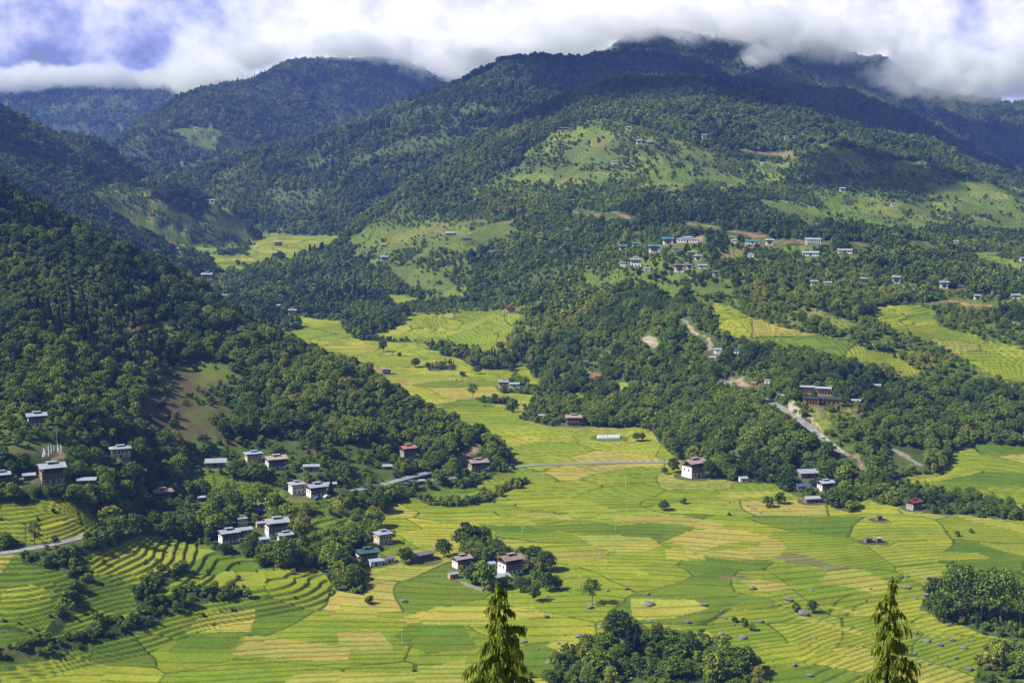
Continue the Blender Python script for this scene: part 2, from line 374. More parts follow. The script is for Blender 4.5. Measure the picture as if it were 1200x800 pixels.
FIELDS = [  # rice parcels with a colour of their own
  (C_PALE, [(672,626),(712,627),(757,628),(766,632),(776,639),(762,644),(725,648),(700,640)]),
  (C_GOLD, [(719,605),(750,602),(800,603),(830,609),(850,615),(840,619),(792,614),(719,610)]),
  (C_GOLD, [(784,632),(805,622),(847,617),(890,625),(912,632),(922,640),(915,649),(900,655),(860,655),(825,651),(792,637)]),
  (C_GREEN, [(820,645),(855,635),(892,632),(890,639),(855,644)]),
  (C_PALE, [(780,644),(790,640),(825,650),(827,655),(805,656),(782,654)]),
  (C_GOLD, [(867,680),(890,678),(915,682),(932,688),(907,694),(890,692)]),
  (C_FALLOW, [(905,652),(925,647),(952,652),(970,660),(997,665),(992,670),(970,669),(957,661),(930,660)]),
  (C_FALLOW, [(838,674),(875,674),(876,678),(845,677)]),
  (C_PALE, [(960,681),(971,670),(995,666),(1013,667),(1030,677),(1050,680),(1055,686),(1025,695),(995,687)]),
  (C_YG, [(1072,647),(1145,647),(1162,654),(1120,656),(1080,654)]),
  (C_YG, [(1145,635),(1200,637),(1260,645),(1200,650),(1175,645)]),
  (C_PALE, [(1120,601),(1150,605),(1200,615),(1240,624),(1200,624),(1170,616),(1132,609)]),
  (C_PALE, [(1000,637),(1020,636),(1060,642),(1057,645)]),
  (C_PALE, [(922,720),(945,722),(1010,740),(1010,744),(975,735)]),
  (C_PALE, [(962,709),(982,710),(1025,720),(1020,722)]),
  (C_PALE, [(1050,666),(1102,666),(1105,675),(1075,675)]),
  (C_YG, [(1060,728),(1110,740),(1140,748),(1090,745)]),
  (C_YG, [(531,606),(540,605),(590,604),(627,611),(630,614),(545,616)]),
  (C_YG, [(580,587),(625,585),(682,584),(692,587),(700,591),(700,602),(662,600),(625,595)]),
  (C_GOLD, [(592,601),(612,599),(650,601),(680,609),(650,608),(615,605)]),
  (C_GOLD, [(620,650),(650,647),(690,645),(712,647),(712,651),(700,654),(650,656),(622,657)]),
  (C_YG, [(650,656),(712,652),(735,657),(760,673),(700,668),(672,662)]),
  (C_GOLD, [(505,632),(525,630),(540,635),(525,642),(507,640)]),
  (C_GOLD, [(560,635),(602,632),(625,641),(600,640)]),
  (C_PALE, [(467,725),(512,710),(572,710),(625,710),(637,720),(612,725),(572,730),(487,732)]),
  (C_PALE, [(400,707),(425,707),(447,720),(430,726),(385,724)]),
  (C_GOLD, [(395,739),(432,737),(445,740),(462,757),(462,764),(395,760)]),
  (C_PALE, [(217,740),(241,715),(300,712),(294,739)]),
  (C_DARK, [(197,762),(212,742),(286,740),(269,765)]),
  (C_GOLD, [(272,766),(288,746),(302,744),(410,758),(408,774),(340,772)]),
  (C_PALE, [(330,802),(352,786),(480,788),(545,770),(552,802)]),
  (C_YG, [(90,632),(140,625),(220,635),(250,645),(212,662),(165,682),(157,672),(115,672),(92,645)]),
  (C_YG, [(200,690),(260,668),(310,668),(312,684),(250,690)]),
  (C_DARK, [(60,680),(100,672),(150,680),(172,695),(160,720),(120,715),(90,700)]),
  (C_YG, [(0,690),(40,684),(62,692),(45,700),(0,704)]),
  (C_YG, [(0,786),(75,765),(125,778),(118,800),(0,800)]),
  (C_PALE, [(839,580),(850,576),(900,575),(915,577),(885,582),(850,584)]),
  (C_YG, [(700,590),(727,600),(715,609),(700,607)]), (C_YG, [(700,555),(722,554),(747,562),(700,567)]),
  (C_PALE, [(690,500),(722,501),(750,507),(727,512),(690,510)]),
  (C_YG, [(570,500),(640,496),(700,506),(640,512),(570,508)]), (C_PALE, [(572,516),(620,512),(640,516),(600,522)]),
  (C_YG, [(765,590),(815,592),(850,602),(800,600)]),
  (C_PALE, [(780,432),(815,440),(800,444)]), (C_PALE, [(462,430),(520,431),(560,440),(500,438)]),
  (C_DARK, [(560,612),(590,616),(660,620),(640,625),(570,622)]), (C_DARK, [(622,618),(700,612),(780,620),(778,626),(690,625)]),
  (C_DARK, [(480,730),(545,732),(560,760),(500,765),(460,745)]), (C_DARK, [(850,690),(905,700),(915,715),(850,712),(790,700)]),
  (C_PALE, [(690,790),(710,770),(730,760),(700,752),(650,748),(640,755)]), (C_PALE, [(740,700),(815,702),(830,712),(790,722),(740,725)]),
  (C_PALE, [(800,742),(825,738),(845,745),(825,752)]),
  (C_YG, [(880,750),(960,756),(1000,770),(960,778),(900,765)]), (C_DARK, [(880,780),(960,778),(1010,790),(1000,800),(890,800)]),
]
def inside(u, v, poly):
    p = np.array(poly, float); m = np.zeros(u.shape, bool)
    k = np.nonzero((u > p[:, 0].min()) & (u < p[:, 0].max()) & (v > p[:, 1].min()) & (v < p[:, 1].max()))
    if not len(k[0]): return m
    uu, vv = u[k], v[k]; r = np.zeros(uu.shape, bool)
    for (x1, y1), (x2, y2) in zip(p, np.roll(p, -1, 0)):
        if y1 == y2: continue
        c = (y1 > vv) != (y2 > vv)
        r ^= c & (uu < (x2 - x1) * (vv - y1) / (y2 - y1) + x1)
    m[k] = r
    return m
def cover(x, y, z, lid):
    """class of the ground under each point"""
    far = sstep(1150, 1700, y); wl = 30 + 30 * far
    wu = (5.0 + 7 * far) * fbm(x / wl, y / wl, 4, 21); wv = (3.2 + 2.6 * far) * fbm(x / wl, y / wl, 4, 22)
    u, v = proj(x, y, z)
    cl = np.where(lid < 0, PADDY, FOREST)
    for c, poly in COVER: cl = np.where(inside(u + wu, v + wv, poly), c, cl)
    cl = np.where(y < 478, GRASS, cl)
    cl = np.where((np.abs(x / np.maximum(y, 1)) > 0.45) & (lid >= 0), FOREST, cl)
    return cl, u, v

# ------------------------------------------------------------------ the ground: one sheet, finer towards the camera
half = np.concatenate((np.arange(0, R(21.2), R(0.05)), np.linspace(R(21.6), R(40), 26), np.linspace(R(43), R(180), 40)))
TH = np.concatenate((-half[:0:-1], half))              # angle from the view axis
RR = np.concatenate((np.linspace(1, 470, 60), np.arange(472, 800, 0.85), np.arange(800, 1250, 1.5), np.arange(1250, 2100, 3.2), np.arange(2100, 3600, 8.5), np.arange(3600, 7600, 30), np.linspace(7700, 14000, 20)))
NR, NT = len(RR), len(TH)
GX = RR[:, None] * np.sin(TH)[None]; GY = RR[:, None] * np.cos(TH)[None]
def chunked(fn, x, y):
    xs, ys = x.ravel(), y.ravel()
    r = [fn(xs[i:i + 200000], ys[i:i + 200000]) for i in range(0, len(xs), 200000)]
    return [np.concatenate(q).reshape(x.shape) for q in zip(*r)]
GZ0, GL = chunked(lambda a, b: base_height(a, b, True), GX, GY)
ITH, IRR = np.arange(NT), np.arange(NR)
def ground(x, y, grid=None):
    """height of the sheet at any point"""
    g = GZ if grid is None else grid
    x, y = np.asarray(x, float), np.asarray(y, float)
    fr = np.clip(np.interp(np.hypot(x, y), RR, IRR), 0, NR - 1.001); ft = np.clip(np.interp(np.arctan2(x, y), TH, ITH), 0, NT - 1.001)
    i, j = fr.astype(int), ft.astype(int); a, b = fr - i, ft - j
    return (g[i, j] * (1 - b) + g[i, j + 1] * b) * (1 - a) + (g[i + 1, j] * (1 - b) + g[i + 1, j + 1] * b) * a
def ground_hits(uv):
    """where the sight lines through these pixels meet the sheet"""
    uv = np.array(uv, float)
    a, b = (uv[:, 0] - CU) / FPX, (CV - uv[:, 1]) / FPX
    d = np.stack((a, CP + b * SP, -SP + b * CP), 1); d /= d[:, 1:2]
    ys = 470 * (6500 / 470.0) ** np.linspace(0, 1, 1500)
    X, Y, Z = d[:, 0:1] * ys, np.broadcast_to(ys, (len(uv), len(ys))), d[:, 2:3] * ys
    below = ground(X, Y) > Z
    k = np.where(below.any(1), below.argmax(1), len(ys) - 1)
    lo, hi = ys[np.maximum(k - 1, 0)], ys[k]
    for _ in range(14):
        m = (lo + hi) / 2
        bl = ground(d[:, 0] * m, m) > d[:, 2] * m
        hi = np.where(bl, m, hi); lo = np.where(bl, lo, m)
    return np.stack((d[:, 0] * hi, hi, ground(d[:, 0] * hi, hi)), 1)

CL, GU, GV = cover(GX, GY, GZ0, GL)

# ------------------------------------------------------------------ roads and house places cut level benches
GZ = GZ0
ROADS = {  # name: (pixels, half width, label bits)
  'road':  [([(-40,653),(0,649),(40,643),(62,640),(78,634),(100,628),(140,620),(184,614),(215,606),(250,600),(285,595),(320,589),(350,584),(385,580),(420,574),(448,569),(470,560),(492,555),(515,551)], 2.6),
            ([(462,566),(490,564),(520,562),(545,559),(562,555),(582,550),(600,546),(640,544),(700,542),(760,541),(800,541)], 1.7),
            ([(846,446),(858,451),(872,457),(882,462),(896,468),(910,473),(922,481),(936,490),(950,500),(958,508),(970,519),(984,530),(998,536)], 2.3)],
  'path':  [([(956,474),(961,484),(966,490)], 0.9), ([(992,480),(1002,486),(1008,492)], 0.9), ([(888,452),(896,458),(906,462),(930,464)], 1.5)],
}
ROADLINES = []
for kind, lst in ROADS.items():
    for px, hw in lst:
        P = ground_hits(px)
        t = np.concatenate(((0,), np.cumsum(np.hypot(*np.diff(P[:, :2], axis=0).T))))
        tt = np.arange(0, t[-1], 4.0)
        Q = np.stack([np.interp(tt, t, P[:, k]) for k in range(3)], 1)
        Q[:, 2] = ground(Q[:, 0], Q[:, 1])
        w = 9 if kind == 'road' else 3
        for k in range(3):                                # smooth the course and the grade
            q = np.pad(Q[:, k], w, mode='reflect', reflect_type='odd')
            Q[:, k] = np.convolve(q, np.hanning(2 * w + 3)[1:-1] / np.hanning(2 * w + 3)[1:-1].sum(), 'valid')
        ROADLINES.append((kind, Q, hw))
def seg_dist(x, y, Q):
    """distance to a polyline and the height of its nearest point"""
    best = np.full(x.shape, 1e9); zz = np.zeros(x.shape)
    for (x1, y1, z1), (x2, y2, z2) in zip(Q[:-1], Q[1:]):
        dx, dy = x2 - x1, y2 - y1; L2 = dx * dx + dy * dy + 1e-9
        t = np.clip(((x - x1) * dx + (y - y1) * dy) / L2, 0, 1)
        d = np.hypot(x - x1 - t * dx, y - y1 - t * dy)
        m = d < best
        best = np.where(m, d, best); zz = np.where(m, z1 + t * (z2 - z1), zz)
    return best, zz
def near_line(Q, pad):
    lo, hi = Q[:, :2].min(0) - pad, Q[:, :2].max(0) + pad
    return np.nonzero((GX > lo[0]) & (GX < hi[0]) & (GY > lo[1]) & (GY < hi[1]))

# ------------------------------------------------------------------ buildings: (column, row of the base, width in pixels, style, wall, roof, turn, label)
NEARG, SLOPEG, VILG, FARG = 'farmhouses among the near terraces', 'houses on the wooded slopes', 'village houses on the central hill', 'distant houses on the mountainsides'
H = [
  (43,498,25,'farm2','white','silver',24,'white house with silver roof on the grassy knoll under the dark forest',NEARG),
  (141,535,27,'box','cream','silver',22,'boxy cream house with a flat silver roof, below the cleared brown slope',NEARG),
  (61,567,33,'farm','timber','silver',28,'large dark timber farmhouse with a broad silver roof near the left edge',NEARG),
  (34,558,16,'shed','brown','silver',20,'low silver-roofed annex against the large dark timber farmhouse',NEARG),
  (2,568,22,'farm','timber','silver',28,'dark timber house cut off by the left edge of the view',NEARG),
  (21,567,14,'shed','brown','slate',20,'small dark shed between the two timber farmhouses',NEARG),
  (102,567,23,'shed','brown','silver',10,'low open-sided barn with a pale silver roof among trees',NEARG),
  (190,587,25,'farm2','timber','rust',35,'dark house with a rusty purple-brown roof sunk among the trees',NEARG),
  (297,539,23,'box','cream','blue',26,'cream house with a stepped pale blue roof above the long shed',NEARG),
  (323,549,27,'farm2','white','tan',25,'white and timber house with a pale tan roof',NEARG),
  (365,552,20,'long','timber','silver',5,'single-storey dark house with a pale silver roof',NEARG),
  (253,547,26,'shed','brown','silver',8,'long low shed under a patchy silver roof beside the terraces',NEARG),
  (348,575,21,'tower','white','silver',28,'tall white cubic house with a pale hipped roof beside the road',NEARG),
  (371,581,26,'farm2','white','silver',30,'white house with timber windows joined to the tall cubic one',NEARG),
  (389,571,12,'shed','brown','silver',10,'small shed with a pale roof behind the white roadside house',NEARG),
  (236,587,10,'hut','brown','blue',20,'tiny blue-roofed hut at the edge of a green paddy',NEARG),
  (268,637,26,'farm2','white','silver',30,'front white house of the tight hamlet, two storeys, low silver roof',NEARG),
  (281,627,30,'long','timber','silver',30,'wide silver-roofed middle house of the tight hamlet',NEARG),
  (283,614,14,'tower','white','silver',30,'small white tower house at the back of the tight hamlet',NEARG),
  (324,626,30,'farm','white','silver',24,'largest white house of the tight hamlet with a dark open attic',NEARG),
  (306,617,13,'shed','cream','silver',20,'cream outbuilding next to the largest house of the hamlet',NEARG),
  (334,635,20,'farm2','white','silver',26,'white house with a sloping silver roof at the right of the hamlet',NEARG),
  (310,636,13,'shed','white','blue',20,'little white shed with bluish roof in the middle of the hamlet',NEARG),
  (305,602,12,'shed','brown','bluedark',10,'dark blue roofed shed beside the road above the hamlet',NEARG),
  (478,536,20,'farm','timber','red',28,'brown timber house with a salmon red roof on the wooded bank',NEARG),
  (454,550,12,'shed','brown','silver',6,'grey shed below the red-roofed timber house',NEARG),
  (560,550,25,'farm2','timber','patch',20,'old brown farmhouse with patched roofs at the bend of the road',NEARG),
  (568,553,10,'shed','brown','blue',12,'small lean-to with a blue roof beside the old patched farmhouse',NEARG),
  (484,567,9,'hut','brown','bluedark',10,'roadside shack under a blue tarpaulin',NEARG),
  (494,567,8,'hut','brown','silver',10,'roadside shack under a pale sheet next to the blue one',NEARG),
  (449,636,22,'tower','cream','greyblue',30,'square cream house with a grey-blue hipped roof and lantern',NEARG),
  (430,657,29,'farm2','white','green',24,'white house with a dark green roof',NEARG),
  (440,662,17,'shed','white','blue',24,'pale blue roofed wing below the green-roofed house',NEARG),
  (455,659,15,'shed','white','slate',30,'small white house with a dark slate roof beside the green-roofed one',NEARG),
  (494,656,30,'long','brown','slate',35,'long low brown house with a grey slate roof',NEARG),
  (541,664,24,'farm2','white','greyrust',32,'white house with a grey roof streaked with rust',NEARG),
  (531,677,13,'shed','ochre','greyblue',30,'little ochre house at the edge of the paddies',NEARG),
  (598,671,31,'farm','white','rust',32,'three-storey white farmhouse with a rust-pink roof and timber windows',NEARG),
  (575,665,13,'shed','white','blue',25,'small white house with a bluish roof left of the rust-roofed farmhouse',NEARG),
  (589,680,20,'shed','brown','greyblue',20,'low grey-roofed byre in front of the rust-roofed farmhouse',NEARG),
  (813,558,29,'farm','white','pink',34,'solitary white and timber farmhouse with a pinkish roof at the foot of the spur',NEARG),
  (947,559,25,'shed','brown','greyblue',8,'long grey-roofed barn above the right hamlet',NEARG),
  (941,573,18,'shed','brown','bluedark',10,'dark low barn at the left of the right hamlet',NEARG),
  (967,574,20,'farm2','white','blue',20,'white house with a blue-silver roof in the right hamlet',NEARG),
  (951,588,20,'shed','brown','silver',12,'silver-roofed barn lowest in the right hamlet',NEARG),
  (871,564,11,'shed','white','silver',10,'small white hut among bamboo below the spur',NEARG),
  (1071,596,19,'farm2','timber','darkred',32,'white and dark timber house with a deep red roof by the belt of trees',NEARG),
  (1030,609,7,'hut','brown','slate',15,'lone wooden field hut in the upper right paddies',NEARG),
  (1017,635,9,'hut','brown','slate',15,'larger of two field huts amid the right paddies',NEARG),
  (1029,635,6,'hut','brown','silver',15,'smaller pale hut of the two amid the right paddies',NEARG),
  (713,513,26,'tunnel','white','film',6,'pale plastic polytunnel on the far paddies',NEARG),
  (590,453,13,'farm2','white','silver',18,'white and dark house in the tree clump on the far paddies',SLOPEG),
  (603,454,13,'long','white','blue',18,'pale blue roofed house in the tree clump on the far paddies',SLOPEG),
  (672,498,21,'farm2','brown','pink',26,'pinkish brown farmhouse beside the trees of the far paddies',SLOPEG),
  (636,490,10,'shed','brown','silver',10,'silver shed left of the pinkish brown farmhouse',SLOPEG),
  (453,438,11,'farm2','brown','greyrust',20,'brown house above the red cutting on the left spur',SLOPEG),
  (420,426,7,'hut','brown','silver',20,'hut hidden in trees at the top of the left spur',SLOPEG),
  (433,434,6,'hut','white','bluedark',20,'tiny blue-roofed hut beside the red cutting on the left spur',SLOPEG),
  (599,366,12,'farm2','white','darkred',20,'white house with red roof at the top of the sloping green field',SLOPEG),
  (451,306,10,'farm2','white','blue',22,'white house with blue-silver roof alone at the wood edge',SLOPEG),
  (450,289,7,'hut','brown','red',20,'red-brown hut on the hillside meadow',SLOPEG),
  (528,276,12,'shed','brown','silver',15,'long pale-roofed house on the upper hillside meadow',SLOPEG),
  (574,297,9,'shed','white','silver',10,'pale house, left of two standing close together in the woods',SLOPEG),
  (587,298,8,'farm2','timber','darkred',10,'reddish timber house, right of two close together in the woods',SLOPEG),
  (547,282,12,'shed','brown','slate',15,'low dark shed on the ploughed edge of the upper meadow',SLOPEG),
  (243,328,14,'farm2','white','silver',24,'white and timber house on the crest of the left forest',SLOPEG),
  (263,348,8,'shed','brown','silver',20,'silver roof peeping from the left forest below the crest house',SLOPEG),
  (303,383,13,'farm2','white','silver',26,'small white house in the forest with a two-tier silver roof',SLOPEG),
  (343,369,11,'farm2','cream','silver',22,'cream house at the edge of the far paddies left of the valley',SLOPEG),
  (326,360,7,'hut','brown','silver',15,'pale-roofed hut left of the cream house by the far paddies',SLOPEG),
  (326,288,9,'farm2','brown','pink',15,'brown house standing in the far upper paddies',SLOPEG),
  (301,291,5,'hut','white','silver',15,'tiny white hut in the far upper paddies',SLOPEG),
  (208,293,5,'hut','white','silver',15,'tiny white hut under the bare scar of the shaded hill',FARG),
  (217,272,6,'hut','brown','slate',15,'tiny dark hut on the sloping green field of the shaded hill',FARG),
  (249,240,7,'farm2','white','silver',15,'white house on the knoll of the shaded hill',FARG),
  (243,236,5,'hut','brown','slate',15,'brown hut beside the white house on the shaded knoll',FARG),
  (179,254,7,'farm2','brown','darkred',15,'reddish house midway down the shaded hill meadow',FARG),
  (230,153,5,'farm2','white','silver',10,'upper house on the pale clearing of the left mountain',FARG),
  (252,164,5,'farm2','white','silver',10,'lower house on the pale clearing of the left mountain',FARG),
  (213,193,5,'farm2','white','silver',10,'house by the small lower clearing of the left mountain',FARG),
  (604,147,5,'farm2','white','silver',10,'white house on a notch of the long ridge',FARG),
  (660,153,12,'long','brown','slate',10,'long grey house below the dark conifers on the ridge',FARG),
  (737,153,7,'farm2','white','silver',15,'uppermost white house of the high fields',FARG),
  (749,169,8,'farm2','white','silver',15,'large white house, left of a pair in the high fields',FARG),
  (761,170,7,'farm2','grey','silver',15,'greyish house, right of a pair in the high fields',FARG),
  (720,192,7,'long','white','silver',15,'low white house in the middle of the high meadow',FARG),
  (825,162,7,'farm2','white','silver',12,'white house below the dark wood of the high hill',FARG),
  (921,163,5,'farm2','white','silver',12,'left of two tiny houses under the right dark wood',FARG),
  (931,162,4,'farm2','white','silver',12,'right of two tiny houses under the right dark wood',FARG),
  (893,193,5,'hut','white','silver',12,'tiny white hut beside the upper red cutting',FARG),
  (1087,197,7,'farm2','white','darkred',12,'white house with reddish roof on the far right ridge field',FARG),
  (987,225,8,'farm2','white','silver',15,'white house under the shadowed wooded knoll',FARG),
  (1047,242,7,'long','white','pink',15,'low white house in the right hillside field',FARG),
  (1120,285,8,'shed','white','pink',15,'pink-roofed house at the edge of the far right woods',FARG),
  (1198,306,7,'farm2','white','silver',15,'white house on the right edge of the hillside',FARG),
  (806,284,27,'hall','white','silver',12,'big white assembly hall with a two-tier silver roof, topmost in the village',VILG),
  (783,287,15,'farm2','white','teal',12,'white school block with teal roof beside the big hall',VILG),
  (767,296,16,'farm2','white','teal',14,'teal-roofed block below the first school block',VILG),
  (745,289,10,'farm2','white','teal',12,'teal-roofed house behind the village trees',VILG),
  (730,294,11,'farm2','white','teal',12,'leftmost teal-roofed house of the village',VILG),
  (730,313,8,'tower','white','silver',18,'small white cube left of the large white building',VILG),
  (745,313,16,'tower','white','silver',18,'large plain white building at the village edge',VILG),
  (758,317,10,'shed','white','silver',15,'low annex right of the large plain white building',VILG),
  (792,294,10,'shed','timber','slate',12,'dark house below the big hall',VILG),
  (809,299,8,'farm2','ochre','greyrust',12,'orange-brown house below the big hall',VILG),
  (818,305,10,'farm2','white','silver',12,'white house right of the orange-brown one',VILG),
  (808,312,9,'farm2','white','slate',12,'white house with dark roof below the orange-brown one',VILG),
  (796,319,14,'farm','white','slate',14,'tall dark-roofed house at the lower village',VILG),
  (823,315,11,'long','white','silver',12,'low silver-roofed house in the lower village',VILG),
  (839,323,9,'farm2','white','slate',12,'small tall house at the lower right of the village',VILG),
  (860,284,7,'long','white','silver',8,'short white block on the red road bank',VILG),
  (882,286,18,'long','white','teal',8,'long teal-roofed school on the red road bank',VILG),
  (902,287,11,'farm2','white','silver',8,'white hipped-roof house right of the long teal school',VILG),
  (953,287,19,'school','white','blue',8,'long two-storey school with white columns and pale blue roof',VILG),
  (950,300,20,'long','white','blue',8,'long low building below the columned school',VILG),
  (990,297,18,'long','white','silver',8,'long low building at the right end of the school road',VILG),
  (880,301,8,'shed','white','silver',8,'white shelters on the bare red bank below the teal school',VILG),
  (954,335,10,'farm2','white','silver',12,'white house, leftmost of the lower row on the right hillside',VILG),
  (970,334,10,'shed','timber','silver',12,'dark house right next to the leftmost white one of the lower row',VILG),
  (1012,331,9,'farm2','timber','silver',12,'dark tall house in the middle of the lower row',VILG),
  (1050,332,11,'farm','white','silver',12,'broad white house standing alone in the lower row',VILG),
  (1106,338,11,'farm','white','silver',12,'white house above the right hillside terraces',VILG),
  (1125,338,8,'shed','brown','slate',12,'brown house right of the white one above the terraces',VILG),
  (1145,351,9,'farm2','white','silver',16,'white house on the bare earth bank at the right',VILG),
  (1160,345,9,'shed','grey','slate',10,'unfinished grey house frame at the right',VILG),
  (1190,350,11,'long','white','silver',10,'low silver-roofed house near the right edge',VILG),
  (972,475,27,'lodge','orange','dark',10,'orange timber lodge with a long dark roof on the spur',SLOPEG),
  (950,474,18,'lodge','orange','dark',10,'left wing of the orange lodge, partly behind a tree',SLOPEG),
  (946,459,16,'lodge','orange','blue',8,'back wing with pale roof behind the lodge, left one',SLOPEG),
  (965,462,18,'lodge','orange','blue',8,'back wing with pale roof behind the lodge, right one',SLOPEG),
  (1003,473,12,'shed','brown','silver',8,'pale-roofed shed right of the orange lodge',SLOPEG),
  (883,453,6,'hut','orange','tan',15,'small orange gate hut on the spur road',SLOPEG),
  (899,449,7,'shed','white','silver',8,'silver-roofed hut above the spur road',SLOPEG),
  (846,449,6,'hut','timber','slate',10,'dark hut at the bend of the spur road',SLOPEG),
  (841,410,10,'shed','white','silver',12,'upper white shed beside the dirt track',SLOPEG),
  (845,414,7,'hut','white','silver',12,'middle white hut beside the dirt track',SLOPEG),
  (835,422,9,'shed','white','blue',12,'lowest pale blue shed beside the dirt track',SLOPEG),
  (863,414,6,'hut','white','bluedark',12,'dark blue hut right of the dirt track',SLOPEG),
  (1027,455,11,'shed','brown','silver',8,'low silver shed in the woods right of the lodge',SLOPEG),
]
HP = ground_hits([(h[0], h[1]) for h in H])
HOUSES = []
for h, p in zip(H, HP):
    w = h[2] * p[1] / FPX
    HOUSES.append((h, p, w))
    PADS.append((p[0], p[1], p[2], max(5.0, w * 0.75)))

GZ = GZ0.copy()
ROADMASK = np.zeros(GZ.shape)
for kind, Q, hw in ROADLINES:
    k = near_line(Q, 25)
    d, zz = seg_dist(GX[k], GY[k], Q)
    t = 1 - sstep(hw + 0.8, hw + (13 if kind == 'road' else 3), d)
    GZ[k] = GZ[k] * (1 - t) + (zz - 0.12) * t
    ROADMASK[k] = np.maximum(ROADMASK[k], 1 - sstep(hw + 0.6, hw + 2.2, d))
for x, y, z, r in PADS:
    k = np.nonzero((np.abs(GX - x) < r * 2.8) & (np.abs(GY - y) < r * 2.8))
    d = np.hypot(GX[k] - x, GY[k] - y)
    t = 1 - sstep(r * 0.8, r * 2.6, d)
    GZ[k] = GZ[k] * (1 - t) + z * t
PADMASK = np.zeros(GZ.shape)
for x, y, z, r in PADS:
    k = np.nonzero((np.abs(GX - x) < r * 1.6) & (np.abs(GY - y) < r * 1.6))
    PADMASK[k] = np.maximum(PADMASK[k], 1 - sstep(r * 0.8, r * 1.4, np.hypot(GX[k] - x, GY[k] - y)))
CL = np.where(PADMASK > 0.4, YARD, CL)

# ------------------------------------------------------------------ terraces: real steps along the contours of the paddies
ter = (CL == PADDY) | (CL == TERR) | (CL == MOSAIC)
wx = GX + 14 * fbm(GX / 60, GY / 60, 2, 31); wy = GY + 12 * fbm(GX / 60, GY / 60, 2, 32)
cellsz = np.where(GL > 0, 50.0, 36.0)
cid, cborder = voronoi(wx / cellsz / 1.25, wy / cellsz, 3)
parcel = np.zeros(GZ.shape, int)
for i, (c, poly) in enumerate(FIELDS):
    jit = 0.8 * fbm(GX / 9, GY / 9, 2, 33)
    parcel = np.where(inside(GU + jit * 1.4, GV + jit * 0.6, poly) & (GL <= 0), i + 1, parcel)
phase = np.where(parcel > 0, parcel * 0.377, cid * 7.31)
gr = np.gradient(GZ, axis=0) / np.gradient(RR)[:, None]
gt = np.gradient(GZ, axis=1) / (np.gradient(TH)[None] * RR[:, None])
slope = np.hypot(gr, gt)
# step heights grow with the slope so that the beds stay 6 to 12 metres wide
step = np.where(GL < 0, np.where(cid < .35, 0.27, 0.36), 1.25); step = np.where((CL == TERR) | (CL == MOSAIC), 2.0, step)
step = np.where((cid > 0.72) & (CL == PADDY) & (GL < 0), 0.52, step)
q = GZ / step + phase
fq = q - np.floor(q)
run = np.clip(1.05 * slope / step, 0.05, 0.42)
rise = sstep(1 - run, 1.0, fq)
zt = (np.floor(q) + rise - phase) * step
keep = np.clip(1 - ROADMASK - PADMASK, 0, 1) * sstep(4000, 3000, GY)
TW = ter * keep
GZ = GZ * (1 - TW) + zt * TW
riser = np.where(ter, np.sin(np.clip((fq - (1 - run * 1.15)) / (run * 1.15), 0, 1) * math.pi) ** 0.7, 0) * keep
bank = np.where(ter, 1 - sstep(0.010, 0.030, cborder), 0) * (parcel == 0) * keep
GZ = GZ - 0.25 * bank

# colour of the ground itself
n1 = fbm(GX / 7, GY / 7, 3, 50); n2 = fbm(GX / 35, GY / 35, 3, 51); n3 = fbm(GX / 2.2, GY / 2.2, 2, 52); n4 = fbm(GX / 180, GY / 180, 2, 53)
col = np.zeros(GZ.shape + (3,))
A = lambda c: np.array(c)[None, None]
mix = lambda a, b, t: a * (1 - t[..., None]) + b * t[..., None]
base = mix(mix(A((.050, .082, .020)), A((.090, .125, .030)), sstep(-.4, .6, n2)), A((.09, .075, .035)), sstep(.35, .8, n1) * .5)
col[:] = base
# paddies
pc = np.zeros_like(col)
vals = [C_GREEN, C_YG, C_GREEN, C_PALE, C_GREEN, C_DARK, C_YG, C_GREEN, C_GREEN, C_YG, C_GOLD, C_GREEN, C_DARK, C_YG, C_GREEN, C_DARK]
idx = np.minimum((cid * len(vals)).astype(int), len(vals) - 1)
pc = np.array(vals)[idx]
farv = sstep(900, 1300, GY)                               # the upper valley is riper
pc = mix(pc, A(C_YG), farv * 0.35)
for i, (c, poly) in enumerate(FIELDS): pc[parcel == i + 1] = c
bed = _hash(np.floor(q), np.floor(cid * 9999) + parcel * 31, 77) - 0.5
pc = pc * (1 + 0.16 * bed + 0.10 * n2 + 0.07 * n3 + 0.06 * n1)[..., None]
pc[..., 0] *= 1 + 0.20 * (_hash(np.floor(q), np.floor(cid * 9999) + parcel * 17, 78) - 0.5) + 0.08 * n2
rc = mix(A((.030, .060, .008)), A((.075, .085, .020)), sstep(-.2, .7, n1))
pc = mix(pc, rc, np.clip(riser * np.where(GL < 0, 0.66, 0.88), 0, 1))
pc = mix(pc, A((.04, .065, .012)), bank * 0.85)
m = CL == PADDY; col[m] = pc[m]
# hillside fields and rough grass
tc = mix(mix(A((.135, .200, .022)), A((.205, .255, .032)), sstep(-.3, .5, n2)), A((.16, .14, .05)), sstep(.25, .8, n4) * .6)
tc = mix(tc, np.array([(.10, .15, .025), (.20, .25, .03), (.15, .20, .03), (.26, .26, .05), (.12, .17, .02)])[np.minimum((cid * 5).astype(int), 4)], np.full(cid.shape, .55))
tc = mix(tc, A((.05, .075, .018)), np.clip(riser * .85 + bank * .7, 0, 1)) * (1 + .12 * n1 + .1 * bed)[..., None]
rough_t = sstep(-.1, .5, n2 + .5 * n1 + .3 * n4)
tc = mix(tc, A((.075, .105, .022)), rough_t * np.where(CL == MOSAIC, .75, .50))
m = (CL == TERR) | (CL == MOSAIC); col[m] = tc[m]
gc = mix(mix(A((.060, .095, .018)), A((.125, .165, .026)), sstep(-.45, .5, n2 + .4 * n1)), A((.14, .105, .05)), sstep(.35, .8, n1 + .3 * n3) * .7)
m = (CL == GRASS) | (CL == YARD); col[m] = gc[m]
